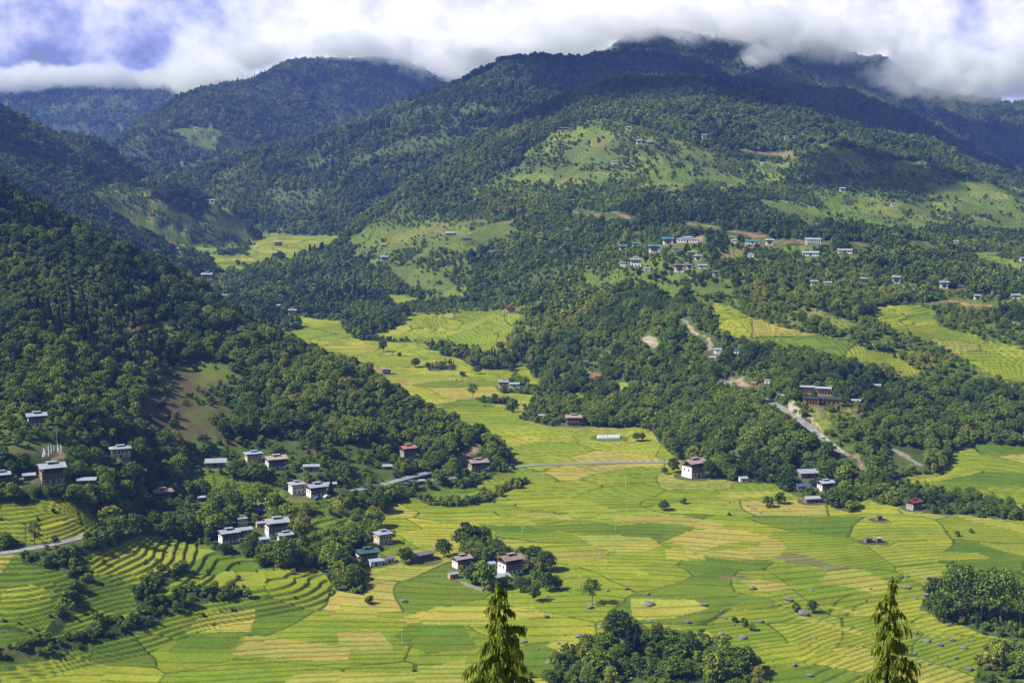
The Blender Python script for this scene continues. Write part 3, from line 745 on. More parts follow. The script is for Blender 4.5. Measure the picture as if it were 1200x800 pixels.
sc_ = mix(A((.125, .095, .048)), A((.115, .145, .028)), sstep(-.35, .35, n2 * 1.2 + .5 * n1 + .25 * n3 + .42))
m = CL == SCRUB; col[m] = sc_[m]
bc = mix(A((.035, .06, .014)), A((.10, .10, .04)), sstep(.0, .8, n1))
m = CL == BELT; col[m] = bc[m]
ec = mix(A((.22, .115, .065)), A((.12, .085, .045)), sstep(-.3, .5, n1))
m = CL == EARTH; col[m] = ec[m]
EARTHMASK = np.zeros(GZ.shape)
for px, hw, c in EARTHY:
    Q = ground_hits(px)
    k = near_line(Q, 25)
    d, _ = seg_dist(GX[k], GY[k], Q)
    t = (1 - sstep(hw * 0.6, hw * 1.3, d + 1.5 * n1[k]))
    col[k] = col[k] * (1 - t[..., None]) + np.array(c) * (1 + .25 * n3[k])[..., None] * t[..., None]
    EARTHMASK[k] = np.maximum(EARTHMASK[k], 1 - sstep(hw * 1.0, hw * 1.9, d))
rough_m = mix(A((.16, .125, .075)), A((.075, .095, .028)), sstep(-.3, .4, n1))
col = mix(col, rough_m, np.maximum(ROADMASK * .8, PADMASK * .35))
col = np.clip(col, 0.004, 0.9)

def node_mat(name, rough=0.9, spec=0.15):
    m = bpy.data.materials.new(name); m.use_nodes = True
    p = m.node_tree.nodes['Principled BSDF']
    p.inputs['Roughness'].default_value = rough; p.inputs['Specular IOR Level'].default_value = spec
    return m, m.node_tree, p
gm, nt, pb = node_mat('ground_cover', 0.95, 0.05)
at = nt.nodes.new('ShaderNodeAttribute'); at.attribute_name = 'cover_colour'
tcn = nt.nodes.new('ShaderNodeTexCoord')
nz = nt.nodes.new('ShaderNodeTexNoise'); nz.inputs['Scale'].default_value = 0.9; nz.inputs['Detail'].default_value = 4; nz.inputs['Roughness'].default_value = 0.7
nt.links.new(tcn.outputs['Object'], nz.inputs['Vector'])
mr = nt.nodes.new('ShaderNodeMapRange'); mr.inputs[1].default_value = 0.3; mr.inputs[2].default_value = 0.7; mr.inputs[3].default_value = 0.72; mr.inputs[4].default_value = 1.28
nt.links.new(nz.outputs['Fac'], mr.inputs[0])
mm = nt.nodes.new('ShaderNodeVectorMath'); mm.operation = 'SCALE'
nt.links.new(at.outputs['Color'], mm.inputs[0]); nt.links.new(mr.outputs[0], mm.inputs['Scale'])
nt.links.new(mm.outputs[0], pb.inputs['Base Color'])
bp = nt.nodes.new('ShaderNodeBump'); bp.inputs['Strength'].default_value = 0.5; bp.inputs['Distance'].default_value = 0.5
nt.links.new(nz.outputs['Fac'], bp.inputs['Height']); nt.links.new(bp.outputs[0], pb.inputs['Normal'])

def sheet(name, X, Y, Z, mat, colour=None, smooth=True):
    nr, ntt = X.shape
    me = bpy.data.meshes.new(name)
    me.vertices.add(nr * ntt)
    me.vertices.foreach_set('co', np.stack((X, Y, Z), -1).astype(np.float32).ravel())
    i = np.arange(nr * ntt).reshape(nr, ntt)
    f = np.stack((i[:-1, :-1], i[:-1, 1:], i[1:, 1:], i[1:, :-1]), -1).reshape(-1, 4)[:, ::-1]
    me.loops.add(f.size); me.polygons.add(len(f))
    me.loops.foreach_set('vertex_index', f.astype(np.int32).ravel())
    me.polygons.foreach_set('loop_start', (np.arange(len(f)) * 4).astype(np.int32))
    me.update(calc_edges=True)
    if smooth: me.polygons.foreach_set('use_smooth', np.ones(len(f), bool))
    if colour is not None:
        a = me.attributes.new('cover_colour', 'FLOAT_COLOR', 'POINT')
        a.data.foreach_set('color', np.concatenate((colour, np.ones(colour.shape[:-1] + (1,))), -1).astype(np.float32).ravel())
    me.materials.append(mat)
    o = bpy.data.objects.new(name, me); COL.objects.link(o)
    return o
terrain = sheet('terrain', GX, GY, GZ, gm, col)
terrain['kind'] = 'structure'

# ------------------------------------------------------------------ helpers for things and parts
def link(o, parent=None):
    COL.objects.link(o)
    if parent is not None: o.parent = parent
    return o
def thing(name, label, cat, loc, rz=0.0, group=None, scale=1.0):
    o = bpy.data.objects.new(name, None); o.location = loc; o.rotation_euler = (0, 0, rz); o.scale = (scale,) * 3
    o.empty_display_size = 0.5
    o['label'] = label; o['category'] = cat
    if group: o['group'] = group
    return link(o)
def raw_mesh(name, verts, faces, mats, midx=None, smooth=False):
    me = bpy.data.meshes.new(name)
    me.from_pydata(verts, [], faces)
    for m in (mats if isinstance(mats, (list, tuple)) else [mats]): me.materials.append(m)
    if midx is not None: me.polygons.foreach_set('material_index', np.asarray(midx, np.int32))
    if smooth: me.polygons.foreach_set('use_smooth', np.ones(len(me.polygons), bool))
    me.update()
    return me
def part(name, me, parent):
    return link(bpy.data.objects.new(name, me), parent)

# ------------------------------------------------------------------ foliage
def foliage_mat(name, stops, rng_amt=0.45, trans=0.16):
    m = bpy.data.materials.new(name); m.use_nodes = True
    nt = m.node_tree; nt.nodes.clear(); L = nt.links.new
    out = nt.nodes.new('ShaderNodeOutputMaterial')
    at = nt.nodes.new('ShaderNodeAttribute'); at.attribute_type = 'INSTANCER'; at.attribute_name = 'tint'
    cr = nt.nodes.new('ShaderNodeValToRGB'); e = cr.color_ramp.elements
    e[0].position, e[0].color = stops[0][0], stops[0][1] + (1,)
    e[1].position, e[1].color = stops[-1][0], stops[-1][1] + (1,)
    for p, c in stops[1:-1]: e.new(p).color = c + (1,)
    L(at.outputs['Fac'], cr.inputs[0])
    geo = nt.nodes.new('ShaderNodeNewGeometry')
    mr = nt.nodes.new('ShaderNodeMapRange'); mr.inputs[3].default_value = 1 - rng_amt; mr.inputs[4].default_value = 1 + rng_amt
    L(geo.outputs['Random Per Island'], mr.inputs[0])
    sc_ = nt.nodes.new('ShaderNodeVectorMath'); sc_.operation = 'SCALE'; L(cr.outputs[0], sc_.inputs[0]); L(mr.outputs[0], sc_.inputs['Scale'])
    d = nt.nodes.new('ShaderNodeBsdfDiffuse'); t = nt.nodes.new('ShaderNodeBsdfTranslucent'); mx = nt.nodes.new('ShaderNodeMixShader')
    mx.inputs[0].default_value = trans
    L(sc_.outputs[0], d.inputs[0]); L(sc_.outputs[0], t.inputs[0]); L(d.outputs[0], mx.inputs[1]); L(t.outputs[0], mx.inputs[2]); L(mx.outputs[0], out.inputs[0])
    return m
LEAF = foliage_mat('leaves', [(0.0, (.058, .098, .023)), (0.35, (.122, .186, .030)), (0.65, (.200, .265, .037)), (0.88, (.285, .320, .045)), (1.0, (.310, .305, .052))])
NEEDLE = foliage_mat('needles', [(0.0, (.026, .050, .022)), (1.0, (.075, .108, .034))], .3, .15)
CYPRESS = foliage_mat('cypress_sprays', [(0.0, (.17, .23, .035)), (1.0, (.29, .34, .055))], .45, .4)
BAMBOO = foliage_mat('bamboo_leaves', [(0.0, (.05, .085, .018)), (1.0, (.10, .13, .025))], .35, .3)
BARK, _, p = node_mat('bark', 0.95); p.inputs['Base Color'].default_value = (.085, .065, .048, 1)
PALEBARK, _, p = node_mat('pale_bark', 0.95); p.inputs['Base Color'].default_value = (.21, .18, .145, 1)

def unit(v): return v / np.maximum(np.linalg.norm(v, axis=-1, keepdims=True), 1e-9)
def leaf_quads(r, P, Nn, size, stretch=1.3, jitter=0.75):
    """little leaf sprays: one quad per point, turned roughly along the given normal"""
    n = len(P)
    nn = unit(Nn + jitter * r.normal(size=(n, 3)))
    t = unit(np.cross(nn, r.normal(size=(n, 3)))); b = np.cross(nn, t)
    s = (size * r.uniform(.65, 1.35, n))[:, None]
    c = np.stack((P - t * s * stretch * .5, P + b * s * .42 + nn * s * .12, P + t * s * stretch * .5, P - b * s * .42 + nn * s * .12), 1)
    return c.reshape(-1, 3)
def quads_faces(nq, off=0): return (np.arange(nq * 4).reshape(-1, 4) + off).tolist()
def tube(pts, rad, seg=6):
    pts = np.array(pts, float); V = []; F = []
    for i, (p, rr) in enumerate(zip(pts, rad)):
        d = unit(pts[min(i + 1, len(pts) - 1)] - pts[max(i - 1, 0)])
        u = unit(np.cross(d, (0.31, 0.77, 0.2))); w = np.cross(d, u)
        for k in range(seg):
            a = 2 * math.pi * k / seg; V.append(p + rr * (u * math.cos(a) + w * math.sin(a)))
    for i in range(len(pts) - 1):
        for k in range(seg):
            F.append((i * seg + k, i * seg + (k + 1) % seg, (i + 1) * seg + (k + 1) % seg, (i + 1) * seg + k))
    F.append(tuple(range(seg))[::-1]); F.append(tuple((len(pts) - 1) * seg + k for k in range(seg)))
    return V, F
def join(parts):
    V, F, M = [], [], []
    for v, f, m in parts:
        o = len(V); V.extend([tuple(x) for x in v]); F.extend([tuple(i + o for i in q) for q in f]); M.extend([m] * len(f))
    return V, F, M
def limbs(r, h, spread, base_r, n, lift=.45):
    """tapered trunk that forks into limbs"""
    lean = r.normal(0, .03 * h, 2)
    tr = [np.array((0, 0, -1.2)), np.array((0, 0, 0)), np.array((lean[0] * .4, lean[1] * .4, h * .3)), np.array((lean[0], lean[1], h * .62)), np.array((lean[0] * 1.3, lean[1] * 1.3, h * .85))]
    parts = [tube(tr, [base_r * 1.3, base_r * 1.1, base_r * .8, base_r * .45, base_r * .12]) + (0,)]
    for k in range(n):
        a = k * 2.4 + r.uniform(-.5, .5); z0 = h * r.uniform(.28, .6); p0 = np.array((lean[0] * z0 / h, lean[1] * z0 / h, z0))
        q = p0 + np.array((math.cos(a), math.sin(a), lift * 1.6)) * spread * r.uniform(.55, .9)
        m = (p0 + q) / 2 + np.array((0, 0, spread * .1))
        parts.append(tube((p0, m, q), (base_r * .42, base_r * .28, base_r * .08), 5) + (0,))
    return join(parts)
def crown_broad(seed, h, w, low, lobes, nq, size):
    """uneven crown: leaf sprays on and inside many lobes, with gaps between them"""
    r = np.random.default_rng(seed)
    P, Nn = [], []
    for k in range(lobes):
        a = k * 2.399 + r.uniform(-.6, .6); t = (k + .5) / lobes
        z = low + (h - low) * (.10 + .80 * t) + r.normal(0, .03 * h)
        prof = math.sin(math.pi * min(max((z - low) / (h - low), .08), .95) ** .75) ** .7
        rad = w * .5 * prof * r.uniform(.45, .80) if k else 0
        c = np.array((math.cos(a) * rad, math.sin(a) * rad, z)); lr = w * r.uniform(.17, .29) * (.65 + .35 * prof)
        m = int(nq / lobes)
        d = unit(r.normal(size=(m, 3))); d[:, 2] = np.abs(d[:, 2]) * .9 - .28 * (r.random(m) < .35)
        rr = lr * (r.uniform(.62, 1.06, m)); bump = 1 + .18 * np.sin(d[:, 0] * 7 + k) * np.cos(d[:, 1] * 6 - k)
        P.append(c + d * (rr * bump)[:, None] * np.array((1, 1, .82))); Nn.append(unit(d + (0, 0, .35)))
    P = np.concatenate(P); Nn = np.concatenate(Nn)
    return leaf_quads(r, P, Nn, np.full(len(P), size))
def crown_conifer(seed, h, w, low, nq, size):
    r = np.random.default_rng(seed)
    t = r.random(nq) ** .8; z = low + (h - low) * t
    tier = .78 + .22 * np.cos(z / h * 46 + r.normal(0, .5, nq))
    rad = w * .5 * (1 - t) ** .85 * np.sqrt(r.uniform(.25, 1, nq)) * tier + .1
    a = r.uniform(0, 2 * math.pi, nq)
    P = np.stack((np.cos(a) * rad, np.sin(a) * rad, z - rad * .25), 1)
    return leaf_quads(r, P, np.stack((np.cos(a) * .5, np.sin(a) * .5, np.full(nq, .8)), 1), np.full(nq, size), 1.6)
def crown_bamboo(seed, h, w, nq, size):
    r = np.random.default_rng(seed); P, Nn = [], []
    for k in range(26):
        a = r.uniform(0, 6.28); lean = r.uniform(.1, .5) * w; hh = h * r.uniform(.7, 1); m = nq // 26
        t = r.uniform(.2, 1, m); P.append(np.stack((math.cos(a) * lean * t ** 2.2, math.sin(a) * lean * t ** 2.2, hh * t * (1 - .18 * t)), 1) + r.normal(0, .28, (m, 3))); Nn.append(r.normal(size=(m, 3)) * .5 + (math.cos(a), math.sin(a), .6))
    return leaf_quads(r, np.concatenate(P), np.concatenate(Nn), np.full(nq // 26 * 26, size), 2.0)
def crown_mesh(name, q, mat): return raw_mesh(name, q.tolist(), quads_faces(len(q) // 4), mat)

KINDS = {}      # kind -> list of (crown mesh, trunk mesh, unit height)
def add_kind(kind, q, trunk, mat, bark=None):
    V, F, M = trunk
    KINDS.setdefault(kind, []).append((crown_mesh('crown', q, mat), raw_mesh('trunk', V, F, bark or BARK), mat))
rr_ = np.random.default_rng(5)
for k in range(6):
    h = (9.5, 10.5, 9.0, 11.5, 8.5, 10.0)[k]; w = (9.5, 9.0, 10.5, 8.5, 9.0, 11.0)[k]
    add_kind('tree', crown_broad(100 + k, h, w, h * .20, 15 + 2 * k, 1500, .78), limbs(rr_, h, w * .42, .26, 6), LEAF)
for k in range(2):
    add_kind('tall', crown_broad(120 + k, 17, 12, 5.6, 24, 1250, .72), limbs(rr_, 17, 5.0, .36, 8, .8), LEAF, PALEBARK)
for k in range(2):
    add_kind('conifer', crown_conifer(130 + k, 13, 4.6 + k, 1.2, 1300, .62), tube([(0, 0, -1), (0, 0, 6), (0, 0, 12.5)], (.25, .17, .04)) and join([tube([(0, 0, -1), (0, 0, 6), (0, 0, 12.5)], (.25, .17, .04)) + (0,)]), NEEDLE)
for k in range(2):
    add_kind('bamboo', crown_bamboo(140 + k, 9.5, 9, 1400, .75), join([tube([(.3 * math.cos(a), .3 * math.sin(a), -.5), (.6 * math.cos(a), .6 * math.sin(a), 4), (1.5 * math.cos(a), 1.5 * math.sin(a), 7)], (.07, .06, .02), 5) + (0,) for a in (0, 1.2, 2.5, 3.6, 4.9)]), BAMBOO)
for k in range(3):
    add_kind('shrub', crown_broad(150 + k, 2.6 + .4 * k, 3.6, .05, 9, 420, .48), limbs(rr_, 1.8, 1.0, .06, 4), LEAF)
FARK = []
for k in range(4): FARK.append((crown_broad(170 + k, 10, 9.5, 1.0, 12, 300, 1.75), LEAF))
FARK.append((crown_conifer(180, 13, 5, .8, 240, 1.3), NEEDLE))

# ------------------------------------------------------------------ where trees stand
SLOPE_VIS = GZ / RR[:, None] + np.where((CL == FOREST), 5.0, 0.0) / RR[:, None]
SLOPE_VIS = np.maximum.accumulate(SLOPE_VIS, axis=0)
def visible(x, y, ztop, margin):
    r = np.hypot(x, y); i = np.clip(np.interp(r, RR, IRR).astype(int) - 2, 0, NR - 1); j = np.clip(np.rint(np.interp(np.arctan2(x, y), TH, ITH)).astype(int), 0, NT - 1)
    return (ztop + margin) / r > SLOPE_VIS[i, j]
def grid_nearest(g, x, y):
    i = np.clip(np.rint(np.interp(np.hypot(x, y), RR, IRR)).astype(int), 0, NR - 1); j = np.clip(np.rint(np.interp(np.arctan2(x, y), TH, ITH)).astype(int), 0, NT - 1)
    return g[i, j]
CLEAR = []       # (u0, v0, u1, v1, distance) of things the photograph shows in the clear
for (hu, hv, hw_, hst), p in [((h[0], h[1], h[2], h[3]), p) for h, p, w in HOUSES]:
    tall = {'farm': .95, 'farm2': .85, 'tower': 1.0, 'box': .75, 'long': .45, 'school': .55, 'lodge': .55, 'hall': .45}.get(hst, .5)
    CLEAR.append((hu - hw_ * .52, hv - hw_ * tall, hu + hw_ * .52, hv - hw_ * .10, p[1] + 4))
for (kind, Q, hw), keep_ in zip(ROADLINES, (.28, .55, .5, .9, .9, .3)):
    ru, rv = proj(Q[:, 0], Q[:, 1], Q[:, 2])
    for i in range(0, len(Q), 2):
        if _hash(np.array(i // 5), np.array(int(Q[0, 0])), 3) < keep_: CLEAR.append((ru[i] - 3, rv[i] - 2.5, ru[i] + 3, rv[i] + 1, Q[i, 1] + 6))
for px, hw, c in EARTHY:
    Q = ground_hits(px)
    for (a, b), (a2, b2), q in zip(px[:-1], px[1:], Q):
        for t in np.linspace(0, 1, 4): CLEAR.append((a + (a2 - a) * t - 4, b + (b2 - b) * t - 3, a + (a2 - a) * t + 4, b + (b2 - b) * t + 2, q[1] + 8))
rc_ = np.random.default_rng(77)
for c, poly in COVER:                              # fields on the slopes are seen over the trees below them
    q = np.array(poly, float)
    if c not in (PADDY, TERR) or q[:, 1].max() > 470 or q[:, 1].min() < 140: continue
    gu, gv = np.meshgrid(np.arange(q[:, 0].min(), q[:, 0].max(), 9.0), np.arange(q[:, 1].min(), q[:, 1].max(), 5.0))
    k = inside(gu, gv, poly) & (gu > 0) & (gu < 1200) & (rc_.random(gu.shape) < .72)
    if not k.any(): continue
    for (a, b), p in zip(np.stack((gu[k], gv[k]), 1), ground_hits(np.stack((gu[k], gv[k]), 1))): CLEAR.append((a - 3, b - 2, a + 3, b + 2, p[1] - 2))
CLEAR += [(922, 470, 942, 489, 890), (1048, 524, 1082, 548, 900), (40, 518, 74, 541, 735)]
def obstructs(x, y, z, half_w, height):
    """True where a plant would stand in front of one of those"""
    u, v0 = proj(x, y, z); _, v1 = proj(x, y, z + height); r = half_w * FPX / y
    bad = np.zeros(x.shape, bool)
    for (a, b, c, d, dist) in CLEAR:
        k = np.nonzero((u + r > a) & (u - r < c))[0]
        bad[k] |= (v1[k] < d) & (v0[k] > b) & (y[k] < dist) & (y[k] > dist - min(max(dist * .12, 90), 260))
    return bad
BLOCK = np.maximum(np.maximum(ROADMASK, PADMASK), EARTHMASK)
T = []          # rows: x, y, z, scale, tint, kind code
KC = ['tree', 'tall', 'conifer', 'bamboo', 'shrub']
def scatter(d0, d1, s0, half_deg=22.5, mul=1.0):
    d = d0; X, Y = [], []
    while d < d1:
        n = int(2 * R(half_deg) * d / s0)
        th = (np.arange(n) + .5 + rng.uniform(-.48, .48, n)) / n * 2 * R(half_deg) - R(half_deg); rad = d + rng.uniform(-.5, .5, n) * s0
        X.append(np.sin(th) * rad); Y.append(np.cos(th) * rad); d += s0
    X, Y = np.concatenate(X), np.concatenate(Y)
    cl = grid_nearest(CL, X, Y); z = ground(X, Y); bl = grid_nearest(BLOCK, X, Y)
    n = fbm(X / 60, Y / 60, 3, 90); n2 = fbm(X / 17, Y / 17, 2, 91); n3 = fbm(X / 300, Y / 300, 2, 92); u = rng.random(len(X))
    u_, v_ = proj(X, Y, z)
    shrubby = sstep(.25, .6, fbm(X / 75, Y / 75, 3, 94) + .12)
    p = np.select([cl == FOREST, cl == GRASS, cl == SCRUB, cl == TERR, cl == BELT, cl == MOSAIC, cl == YARD], [.97 - .35 * shrubby, .20 + .45 * (n > .25), .10 * (n > .1), .03 + .16 * (n > .35) + .35 * (n > .62), .30, .015 + .90 * sstep(-.26, -.04, .6 * n + .55 * n2 + .35 * n3), .07], 0.0)
    cb = grid_nearest(cborder, X, Y); ci = grid_nearest(cid, X, Y)
    p = np.where(((cl == TERR) | (cl == MOSAIC)) & (cb < .055) & (n2 > -.25), np.maximum(p, .72), p)      # hedgerows between the hill fields
    p = np.where(((v_ > 705) | ((u_ > 1070) & (v_ > 650))) & (cl == FOREST), p * .50, p)
    vil = (cl == MOSAIC) & (u_ > 640) & (u_ < 1210) & (v_ > 268) & (v_ < 352)
    p = np.where(vil, np.maximum(p, .40 + .3 * (n2 > 0)), p)          # orchards and garden trees between the village houses
    ok = (u < p) & (bl < .25)
    X, Y, z, cl, n, n2, n3, shr, u_, v_ = [q[ok] for q in (X, Y, z, cl, n, n2, n3, shrubby, u_, v_)]
    vis = visible(X, Y, z, 14)
    X, Y, z, cl, n, n2, n3, shr, u_, v_ = [q[vis] for q in (X, Y, z, cl, n, n2, n3, shr, u_, v_)]
    k = len(X)
    sc0 = np.clip(rng.lognormal(-.03, .34, k), .42, 1.9) * np.where(cl == FOREST, 1.0, .55) * mul * (s0 / 7.0) ** .6
    sc0 *= 1 - .42 * shr * (cl == FOREST)
    tint = np.clip(.36 + .30 * n + .16 * n2 + .18 * n3 + rng.normal(0, .15, k) + .12 * shr, 0, 1)
    kind = np.zeros(k, int)
    con = (fbm(X / 90, Y / 90, 2, 95) > .66) & (rng.random(k) < .6) & (cl == FOREST)
    kind[con] = 2
    kind[(rng.random(k) < .05) & (cl == FOREST) & ~con] = 1
    kind[(v_ > 535) & (v_ < 580) & (u_ > 860) & (u_ < 945) & (cl == FOREST) & (rng.random(k) < .8)] = 3
    kind[(n2 > .55) & (Y < 1000) & (rng.random(k) < .3) & (cl == FOREST)] = 3
    kind[(u_ > 990) & (v_ > 560) & (v_ < 640) & (kind == 2)] = 0
    strip = (u_ > 990) & (v_ > 560) & (v_ < 620); sc0[strip] *= .75
    sc0[kind == 1] *= .72
    sc0[cl == YARD] *= .8; sc0[(cl == MOSAIC) & (Y > 1200) & (v_ > 268) & (v_ < 352)] *= 1.15
    grove = ((v_ > 705) | ((u_ > 1070) & (v_ > 650))) & (cl == FOREST); sc0[grove] *= rng.uniform(.42, .95, grove.sum()); tint[grove] = np.clip(tint[grove] + rng.normal(.24, .2, grove.sum()), 0, 1)
    belts = (cl == BELT); sc0[belts] *= .75
    sz = np.array([10, 17, 13, 10, 3.0])[kind] * sc0; hwid = np.array([4.6, 5, 2.4, 4, 1.6])[kind] * sc0
    good = ~obstructs(X, Y, z, hwid * .8, sz * .92)
    X, Y, z, sc0, tint, kind = [q[good] for q in (X, Y, z, sc0, tint, kind)]
    T.append(np.stack((X, Y, z, sc0, tint, kind), 1))
scatter(478, 1250, 4.3, mul=.84); scatter(1250, 2500, 4.7, mul=.76); scatter(2500, 4900, 6.8, mul=.76); scatter(4900, 6600, 12.0, mul=.8)
T = np.concatenate(T)
# bushes: thick on the belts, loose on grass and under the forest edge
def scatter_shrub(d0, d1, s0):
    d = d0; X, Y = [], []
    while d < d1:
        n = int(2 * R(22) * d / s0)
        th = (np.arange(n) + .5 + rng.uniform(-.5, .5, n)) / n * 2 * R(22) - R(22); rad = d + rng.uniform(-.5, .5, n) * s0
        X.append(np.sin(th) * rad); Y.append(np.cos(th) * rad); d += s0
    X, Y = np.concatenate(X), np.concatenate(Y)
    cl = grid_nearest(CL, X, Y); bl = grid_nearest(BLOCK, X, Y); rs = grid_nearest(riser, X, Y); bk = grid_nearest(bank, X, Y); lid = grid_nearest(GL, X, Y)
    n = fbm(X / 26, Y / 26, 3, 97)
    p = np.select([cl == BELT, cl == GRASS, cl == SCRUB, cl == FOREST, (cl == PADDY) & (lid == 0) & (rs > .4), (cl == PADDY) & (bk > .5), cl == TERR, cl == MOSAIC, cl == YARD], [.85, .22 + .5 * (n > .15), .10 + .35 * (n > .3), .55, .30 * (n > .0), .05, .10 * (n > .3), .05 + .35 * (n > .1), .14], 0.0)
    ok = (rng.random(len(X)) < p) & (bl < .3)
    X, Y = X[ok], Y[ok]; z = ground(X, Y)
    v = visible(X, Y, z, 6); X, Y, z = X[v], Y[v], z[v]; k = len(X)
    g = ~obstructs(X, Y, z, np.full(k, 1.4), np.full(k, 2.4)); X, Y, z = X[g], Y[g], z[g]; k = len(X)
    small = np.where(grid_nearest(CL, X, Y) == PADDY, .5, 1.0)
    return np.stack((X, Y, z, np.clip(rng.lognormal(-.05, .32, k), .4, 1.9) * small, np.clip(.45 + .3 * fbm(X / 30, Y / 30, 2, 98) + rng.normal(0, .16, k), 0, 1), np.full(k, 4)), 1)
SH = np.concatenate((scatter_shrub(480, 1100, 3.4), scatter_shrub(1100, 2000, 6.5)))

# the largest in the picture become trees of their own, the rest one forest
def apparent(a, size): 
    u, v = proj(a[:, 0], a[:, 1], a[:, 2] + 3)
    inn = (u > -10) & (u < 1210) & (v > 20) & (v < 830) & visible(a[:, 0], a[:, 1], a[:, 2] + 4, 0)
    return np.where(inn, a[:, 3] * size / np.hypot(a[:, 0], a[:, 1]), 0)
szk = np.array([10, 17, 13, 10, 3.0])
ap = apparent(T, szk[T[:, 5].astype(int)])
order = np.argsort(-ap)
N_TREES, N_SHRUBS = 285, 250
OWN_T, REST_T = T[order[:N_TREES]], T[order[N_TREES:]]
ap = apparent(SH, 3.0); order = np.argsort(-ap)
OWN_S, REST_S = SH[order[:N_SHRUBS]], SH[order[N_SHRUBS:]]
print('trees', len(T), 'shrubs', len(SH))

# ------------------------------------------------------------------ the forest and the undergrowth: instanced, one object each
def source(name, parts):
    V, F, M = join([(p[0], p[1], i) for i, p in enumerate(parts)])
    o = bpy.data.objects.new(name, raw_mesh(name, V, F, [p[2] for p in parts], M)); return o
def instanced(name, rows, variants, label_kind='stuff'):
    """rows: x, y, z, scale, tint, variant index"""
    coll = bpy.data.collections.new(name + '_kinds')
    for i, o in enumerate(variants): o.name = '%s_kind_%02d' % (name, i); coll.objects.link(o)
    me = bpy.data.meshes.new(name); n = len(rows)
    me.vertices.add(n); me.vertices.foreach_set('co', rows[:, :3].astype(np.float32).ravel())
    for nm, ty, vals in (('tint', 'FLOAT', rows[:, 4]), ('size', 'FLOAT', rows[:, 3]), ('turn', 'FLOAT', rng.uniform(0, 6.28, n)), ('flat', 'FLOAT', rng.uniform(.82, 1.22, n)), ('pick', 'INT', rows[:, 5])):
        a = me.attributes.new(nm, ty, 'POINT'); a.data.foreach_set('value', vals.astype(np.int32 if ty == 'INT' else np.float32))
    o = bpy.data.objects.new(name, me); COL.objects.link(o); o['kind'] = label_kind
    ng = bpy.data.node_groups.new(name, 'GeometryNodeTree')
    ng.interface.new_socket('Geometry', in_out='INPUT', socket_type='NodeSocketGeometry'); ng.interface.new_socket('Geometry', in_out='OUTPUT', socket_type='NodeSocketGeometry')
    nd = ng.nodes.new; L = ng.links.new
    gi, go = nd('NodeGroupInput'), nd('NodeGroupOutput')
    ci = nd('GeometryNodeCollectionInfo'); ci.inputs['Collection'].default_value = coll; ci.inputs['Separate Children'].default_value = True; ci.inputs['Reset Children'].default_value = True
    m2p = nd('GeometryNodeMeshToPoints'); iop = nd('GeometryNodeInstanceOnPoints')
    def attr(nm, ty='FLOAT'):
        a = nd('GeometryNodeInputNamedAttribute'); a.data_type = ty; a.inputs['Name'].default_value = nm; return a.outputs['Attribute']
    L(gi.outputs[0], m2p.inputs['Mesh']); L(m2p.outputs[0], iop.inputs['Points']); L(ci.outputs[0], iop.inputs['Instance'])
    iop.inputs['Pick Instance'].default_value = True
    L(attr('pick', 'INT'), iop.inputs['Instance Index'])
    cx = nd('ShaderNodeCombineXYZ'); L(attr('turn'), cx.inputs[2]); L(cx.outputs[0], iop.inputs['Rotation'])
    mu = nd('ShaderNodeMath'); mu.operation = 'MULTIPLY'; L(attr('size'), mu.inputs[0]); L(attr('flat'), mu.inputs[1])
    sx = nd('ShaderNodeCombineXYZ'); L(attr('size'), sx.inputs[0]); L(attr('size'), sx.inputs[1]); L(mu.outputs[0], sx.inputs[2])
    L(sx.outputs[0], iop.inputs['Scale']); L(iop.outputs[0], go.inputs[0])
    md = o.modifiers.new('scatter', 'NODES'); md.node_group = ng
    return o
def mesh_arrays(me): return ([v.co[:] for v in me.vertices], [tuple(p.vertices) for p in me.polygons])
NEARV, base_i = [], {}
for kd in ('tree', 'tall', 'conifer', 'bamboo'):
    base_i[kd] = (len(NEARV), len(KINDS[kd]))
    for c, t, m in KINDS[kd]:
        NEARV.append(source(kd, [mesh_arrays(c) + (m,), mesh_arrays(t) + (BARK,)]))
far0 = len(NEARV)
for q, m in FARK: NEARV.append(source('far', [(q.tolist(), quads_faces(len(q) // 4), m)]))
rows = REST_T.copy()
far = np.hypot(rows[:, 0], rows[:, 1]) > 1250
for i in range(len(rows)):
    k = int(rows[i, 5])
    if far[i]: rows[i, 5] = far0 + (4 if k == 2 else int(rng.integers(0, 4)))
    else:
        b, n = base_i[KC[k]]; rows[i, 5] = b + int(rng.integers(0, n))
forest = instanced('forest', rows, NEARV)
SHV = [source('shrub', [mesh_arrays(c) + (m,)]) for c, t, m in KINDS['shrub']]
rows = REST_S.copy(); rows[:, 5] = rng.integers(0, 3, len(rows))
undergrowth = instanced('undergrowth', rows, SHV)

# ------------------------------------------------------------------ roads laid on their benches
ROADM, nt, pb = node_mat('worn_asphalt', 0.9)
nz = nt.nodes.new('ShaderNodeTexNoise'); nz.inputs['Scale'].default_value = 0.35; nz.inputs['Detail'].default_value = 5
tcn = nt.nodes.new('ShaderNodeTexCoord'); nt.links.new(tcn.outputs['Object'], nz.inputs['Vector'])
cr = nt.nodes.new('ShaderNodeValToRGB'); cr.color_ramp.elements[0].color = (.20, .195, .19, 1); cr.color_ramp.elements[1].color = (.34, .33, .31, 1)
cr.color_ramp.elements[0].position, cr.color_ramp.elements[1].position = .35, .65
nt.links.new(nz.outputs['Fac'], cr.inputs[0]); nt.links.new(cr.outputs[0], pb.inputs['Base Color'])
PATHM, nt, pb = node_mat('pale_footpath', 0.95); pb.inputs['Base Color'].default_value = (.42, .40, .36, 1)
CURBM, nt, pb = node_mat('kerb_stone', 0.9); pb.inputs['Base Color'].default_value = (.40, .39, .36, 1)
